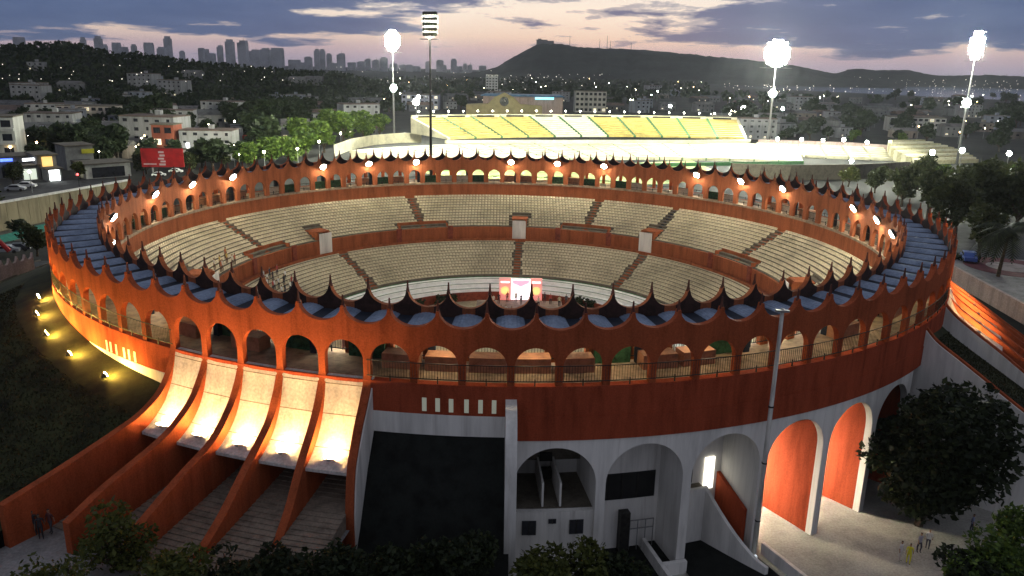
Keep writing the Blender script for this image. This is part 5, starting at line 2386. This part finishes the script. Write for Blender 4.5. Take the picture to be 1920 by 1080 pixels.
def person(loc, rz_, shirt, trousers, label, stride=.2, armb=0.0, skin=SK, group=None, scale=1.0):
    o = link('person', skinned(stride, armb, body_mat(shirt, trousers, skin, HR)))
    o.location = tuple(float(c) for c in loc)
    o.rotation_euler = (0, 0, rz_)
    o.scale = (scale,)*3
    tag(o, label, 'person', group)
    return o


person(at(1686, 1052, 0), .6, (.60, .60, .60), (.55, .54, .50), 'person in white standing on the lit court', .1)
person(at(1702, 1057, 0), -.4, (.62, .58, .03), (.60, .55, .04), 'person in bright yellow walking on the lit court', .3)
person(at(1722, 1036, 0), .3, (.20, .20, .28), (.03, .03, .05), 'person in grey shirt and dark trousers near the big tree', .2)
person(at(1738, 1030, 0), 2.6, (.55, .55, .58), (.05, .05, .07), 'person in pale shirt and dark trousers near the big tree', .2)
person(at(1820, 1000, 0), 1.0, (.25, .28, .42), (.04, .04, .06), 'person in a blue shirt in the shade right of the big tree', .2)
person(at(66, 1003, PLZ), .3, (.02, .02, .025), (.02, .02, .025), 'person in black at the foot of the first stair flight', .3, 0, SK2)
person(at(78, 1010, PLZ), .5, (.03, .025, .03), (.02, .02, .025), 'person in dark clothes walking in front of the others by the stairs', .3, 0, SK2)
person(at(97, 1000, PLZ), -.3, (.10, .03, .03), (.05, .05, .06), 'person in a dark red top beside the stairs', .2)

# ------------------------------------------------------------------ stage, screen and performers in the arena
sx0 = np.array([2.7, 18.6])
t = thing('video_screen', (sx0[0], sx0[1], 0))
W3 = 83*np.linalg.norm([sx0[0]-CAM[0], sx0[1]-CAM[1]])/FPX
zt_, zb_ = 4.0, .75
mb = MB()
mb.box((0, 0, (zt_+zb_)/2), (W3*.45, .3, zt_-zb_))
sp = mb.build('screen_panel', M['l_screen'], t)
mb = MB()
mb.poly([(-W3*.2, -.17, zt_-.1), (W3*.2, -.17, zt_-.1), (W3*.2, -.17, zt_-.55), (0, -.17, zt_-1.2), (-W3*.2, -.17, zt_-.6)], (0, -.015, 0))
mb.build('pink_graphic', M['l_pink'], sp)
for s in (-1, 1):
    mb = MB()
    mb.box((s*W3*.365, 0, (zt_+zb_)/2+.05), (W3*.27, .28, zt_-zb_+.25))
    wp = mb.build('side_banner', M['l_redp'], t)
    mb = MB()
    mb.tube((s*W3*.365, -.16, 2.2), (s*W3*.365, -.19, 2.2), .62, .62, 16)
    mb.build('round_emblem', M['l_disc'], wp)
    mb = MB()
    mb.box((s*W3*.365, -.16, 3.55), (1.3, .03, .22))
    mb.build('pale_strip', M['l_screen'], wp)
for s in (-1, 1):
    mb = MB()
    mb.box((s*W3*.42, .4, 1.6), (.15, .15, 3.2))
    mb.build('support', M['metal'], t)
tag(t, 'lit video screen between two red banners at the far side of the arena', 'screen')
t = thing('stage', (2.5, 15.6, 0))
MB().box((0, 0, .4), (13, 4.6, .78)).build('platform', mat('stage_deck', (.26, .18, .14), .7, .2, 1), t)
MB().box((0, -2.4, .4), (13.1, .1, .7)).build('front_skirt', M['white'], t)
tag(t, 'low stage in front of the video screen', 'stage')
lst = []
cols = [(.55, .5, .45), (.03, .03, .04), (.35, .05, .05), (.5, .45, .3), (.04, .05, .08), (.5, .5, .5)]
for i in range(11):
    x, y = -4.2+i*1.15+rr.uniform(-.3, .3), rr.uniform(14.2, 17.0)
    o = person((2.5+x*.95, y, .79), rr.uniform(-.5, .5), cols[i % 6], (.03, .03, .04), 'x', .1)
    lst.append(o)
number_left_to_right(lst, 'performer standing on the low stage, {n} from the left', 'person', 'performers on the stage')
lst = []
for i in range(9):
    a = math.radians(rr.uniform(-12, 12))+PI
    o = person(P(rr.uniform(9, 13), a, .01), rr.uniform(0, 6), cols[(i*5+1) % 6], (.04, .04, .05), 'x', .1)
    lst.append(o)
number_left_to_right(lst, 'person standing on the sand before the stage, {n} from the left', 'person', 'people on the arena sand')
lst = []
for i in range(16):
    a = math.radians(-104+rr.uniform(-5, 5))
    row = rr.randrange(6, 12)
    r = LOR[0]+(LOR[1]-LOR[0])/LOR[4]*(row+.35)
    o = person(P(r, a, LOR[2]+(LOR[3]-LOR[2])/LOR[4]*(row+1)), a+PI, cols[i % 6] if i % 3 else (.6, .6, .6), (.04, .04, .05), 'x', .1)
    lst.append(o)
number_left_to_right(lst, 'spectator in the left part of the lower tier, {n} from the left', 'person', 'spectators in the lower tier')
lst = []
for i in range(10):
    a = math.radians(-96+rr.uniform(-5, 5))
    row = rr.randrange(0, 3)
    r = UPR[0]+(UPR[1]-UPR[0])/UPR[4]*(row+.4)
    o = person(P(r, a, UPR[2]+(UPR[3]-UPR[2])/UPR[4]*(row+1)), a+PI, [(.5, .35, .1), (.55, .5, .45), (.4, .12, .06)][i % 3], (.1, .06, .04), 'x', .1)
    lst.append(o)
number_left_to_right(lst, 'spectator at the left end of the upper tier, {n} from the left', 'person', 'spectators in the upper tier')
# potted plants on the sand at both sides of the stage
lst = []
for x, y in ((-9.5, 16.5), (-7.8, 17.5), (11.5, 16.8), (13.0, 15.6), (-12.5, 14)):
    lst.append(plant(BUSH[0], (x, y, 0), .75, rr.uniform(0, 6), 'shrub'))
number_left_to_right(lst, 'green shrub on the sand beside the stage, {n} from the left', 'shrub', 'shrubs beside the stage')

# ------------------------------------------------------------------ haze
HZ = MB()
HZ.box((0, 4050, 122), (18200, 10000, 246.4))
hz = HZ.mesh('haze')
hm_ = bpy.data.materials.new('haze_air')
hm_.use_nodes = True
ht_ = hm_.node_tree
ht_.nodes.clear()
ho = N_(ht_, 'ShaderNodeOutputMaterial')
pv = N_(ht_, 'ShaderNodeVolumePrincipled')
pv.inputs['Color'].default_value = (.80, .84, .92, 1)
pv.inputs['Density'].default_value = 0.000048
pv.inputs['Anisotropy'].default_value = 0.55
ht_.links.new(pv.outputs[0], ho.inputs['Volume'])
hz.materials.append(hm_)
ho_ = link('haze', hz)
tag(ho_, 'thin dusk haze over the whole city', 'haze', kind='stuff')
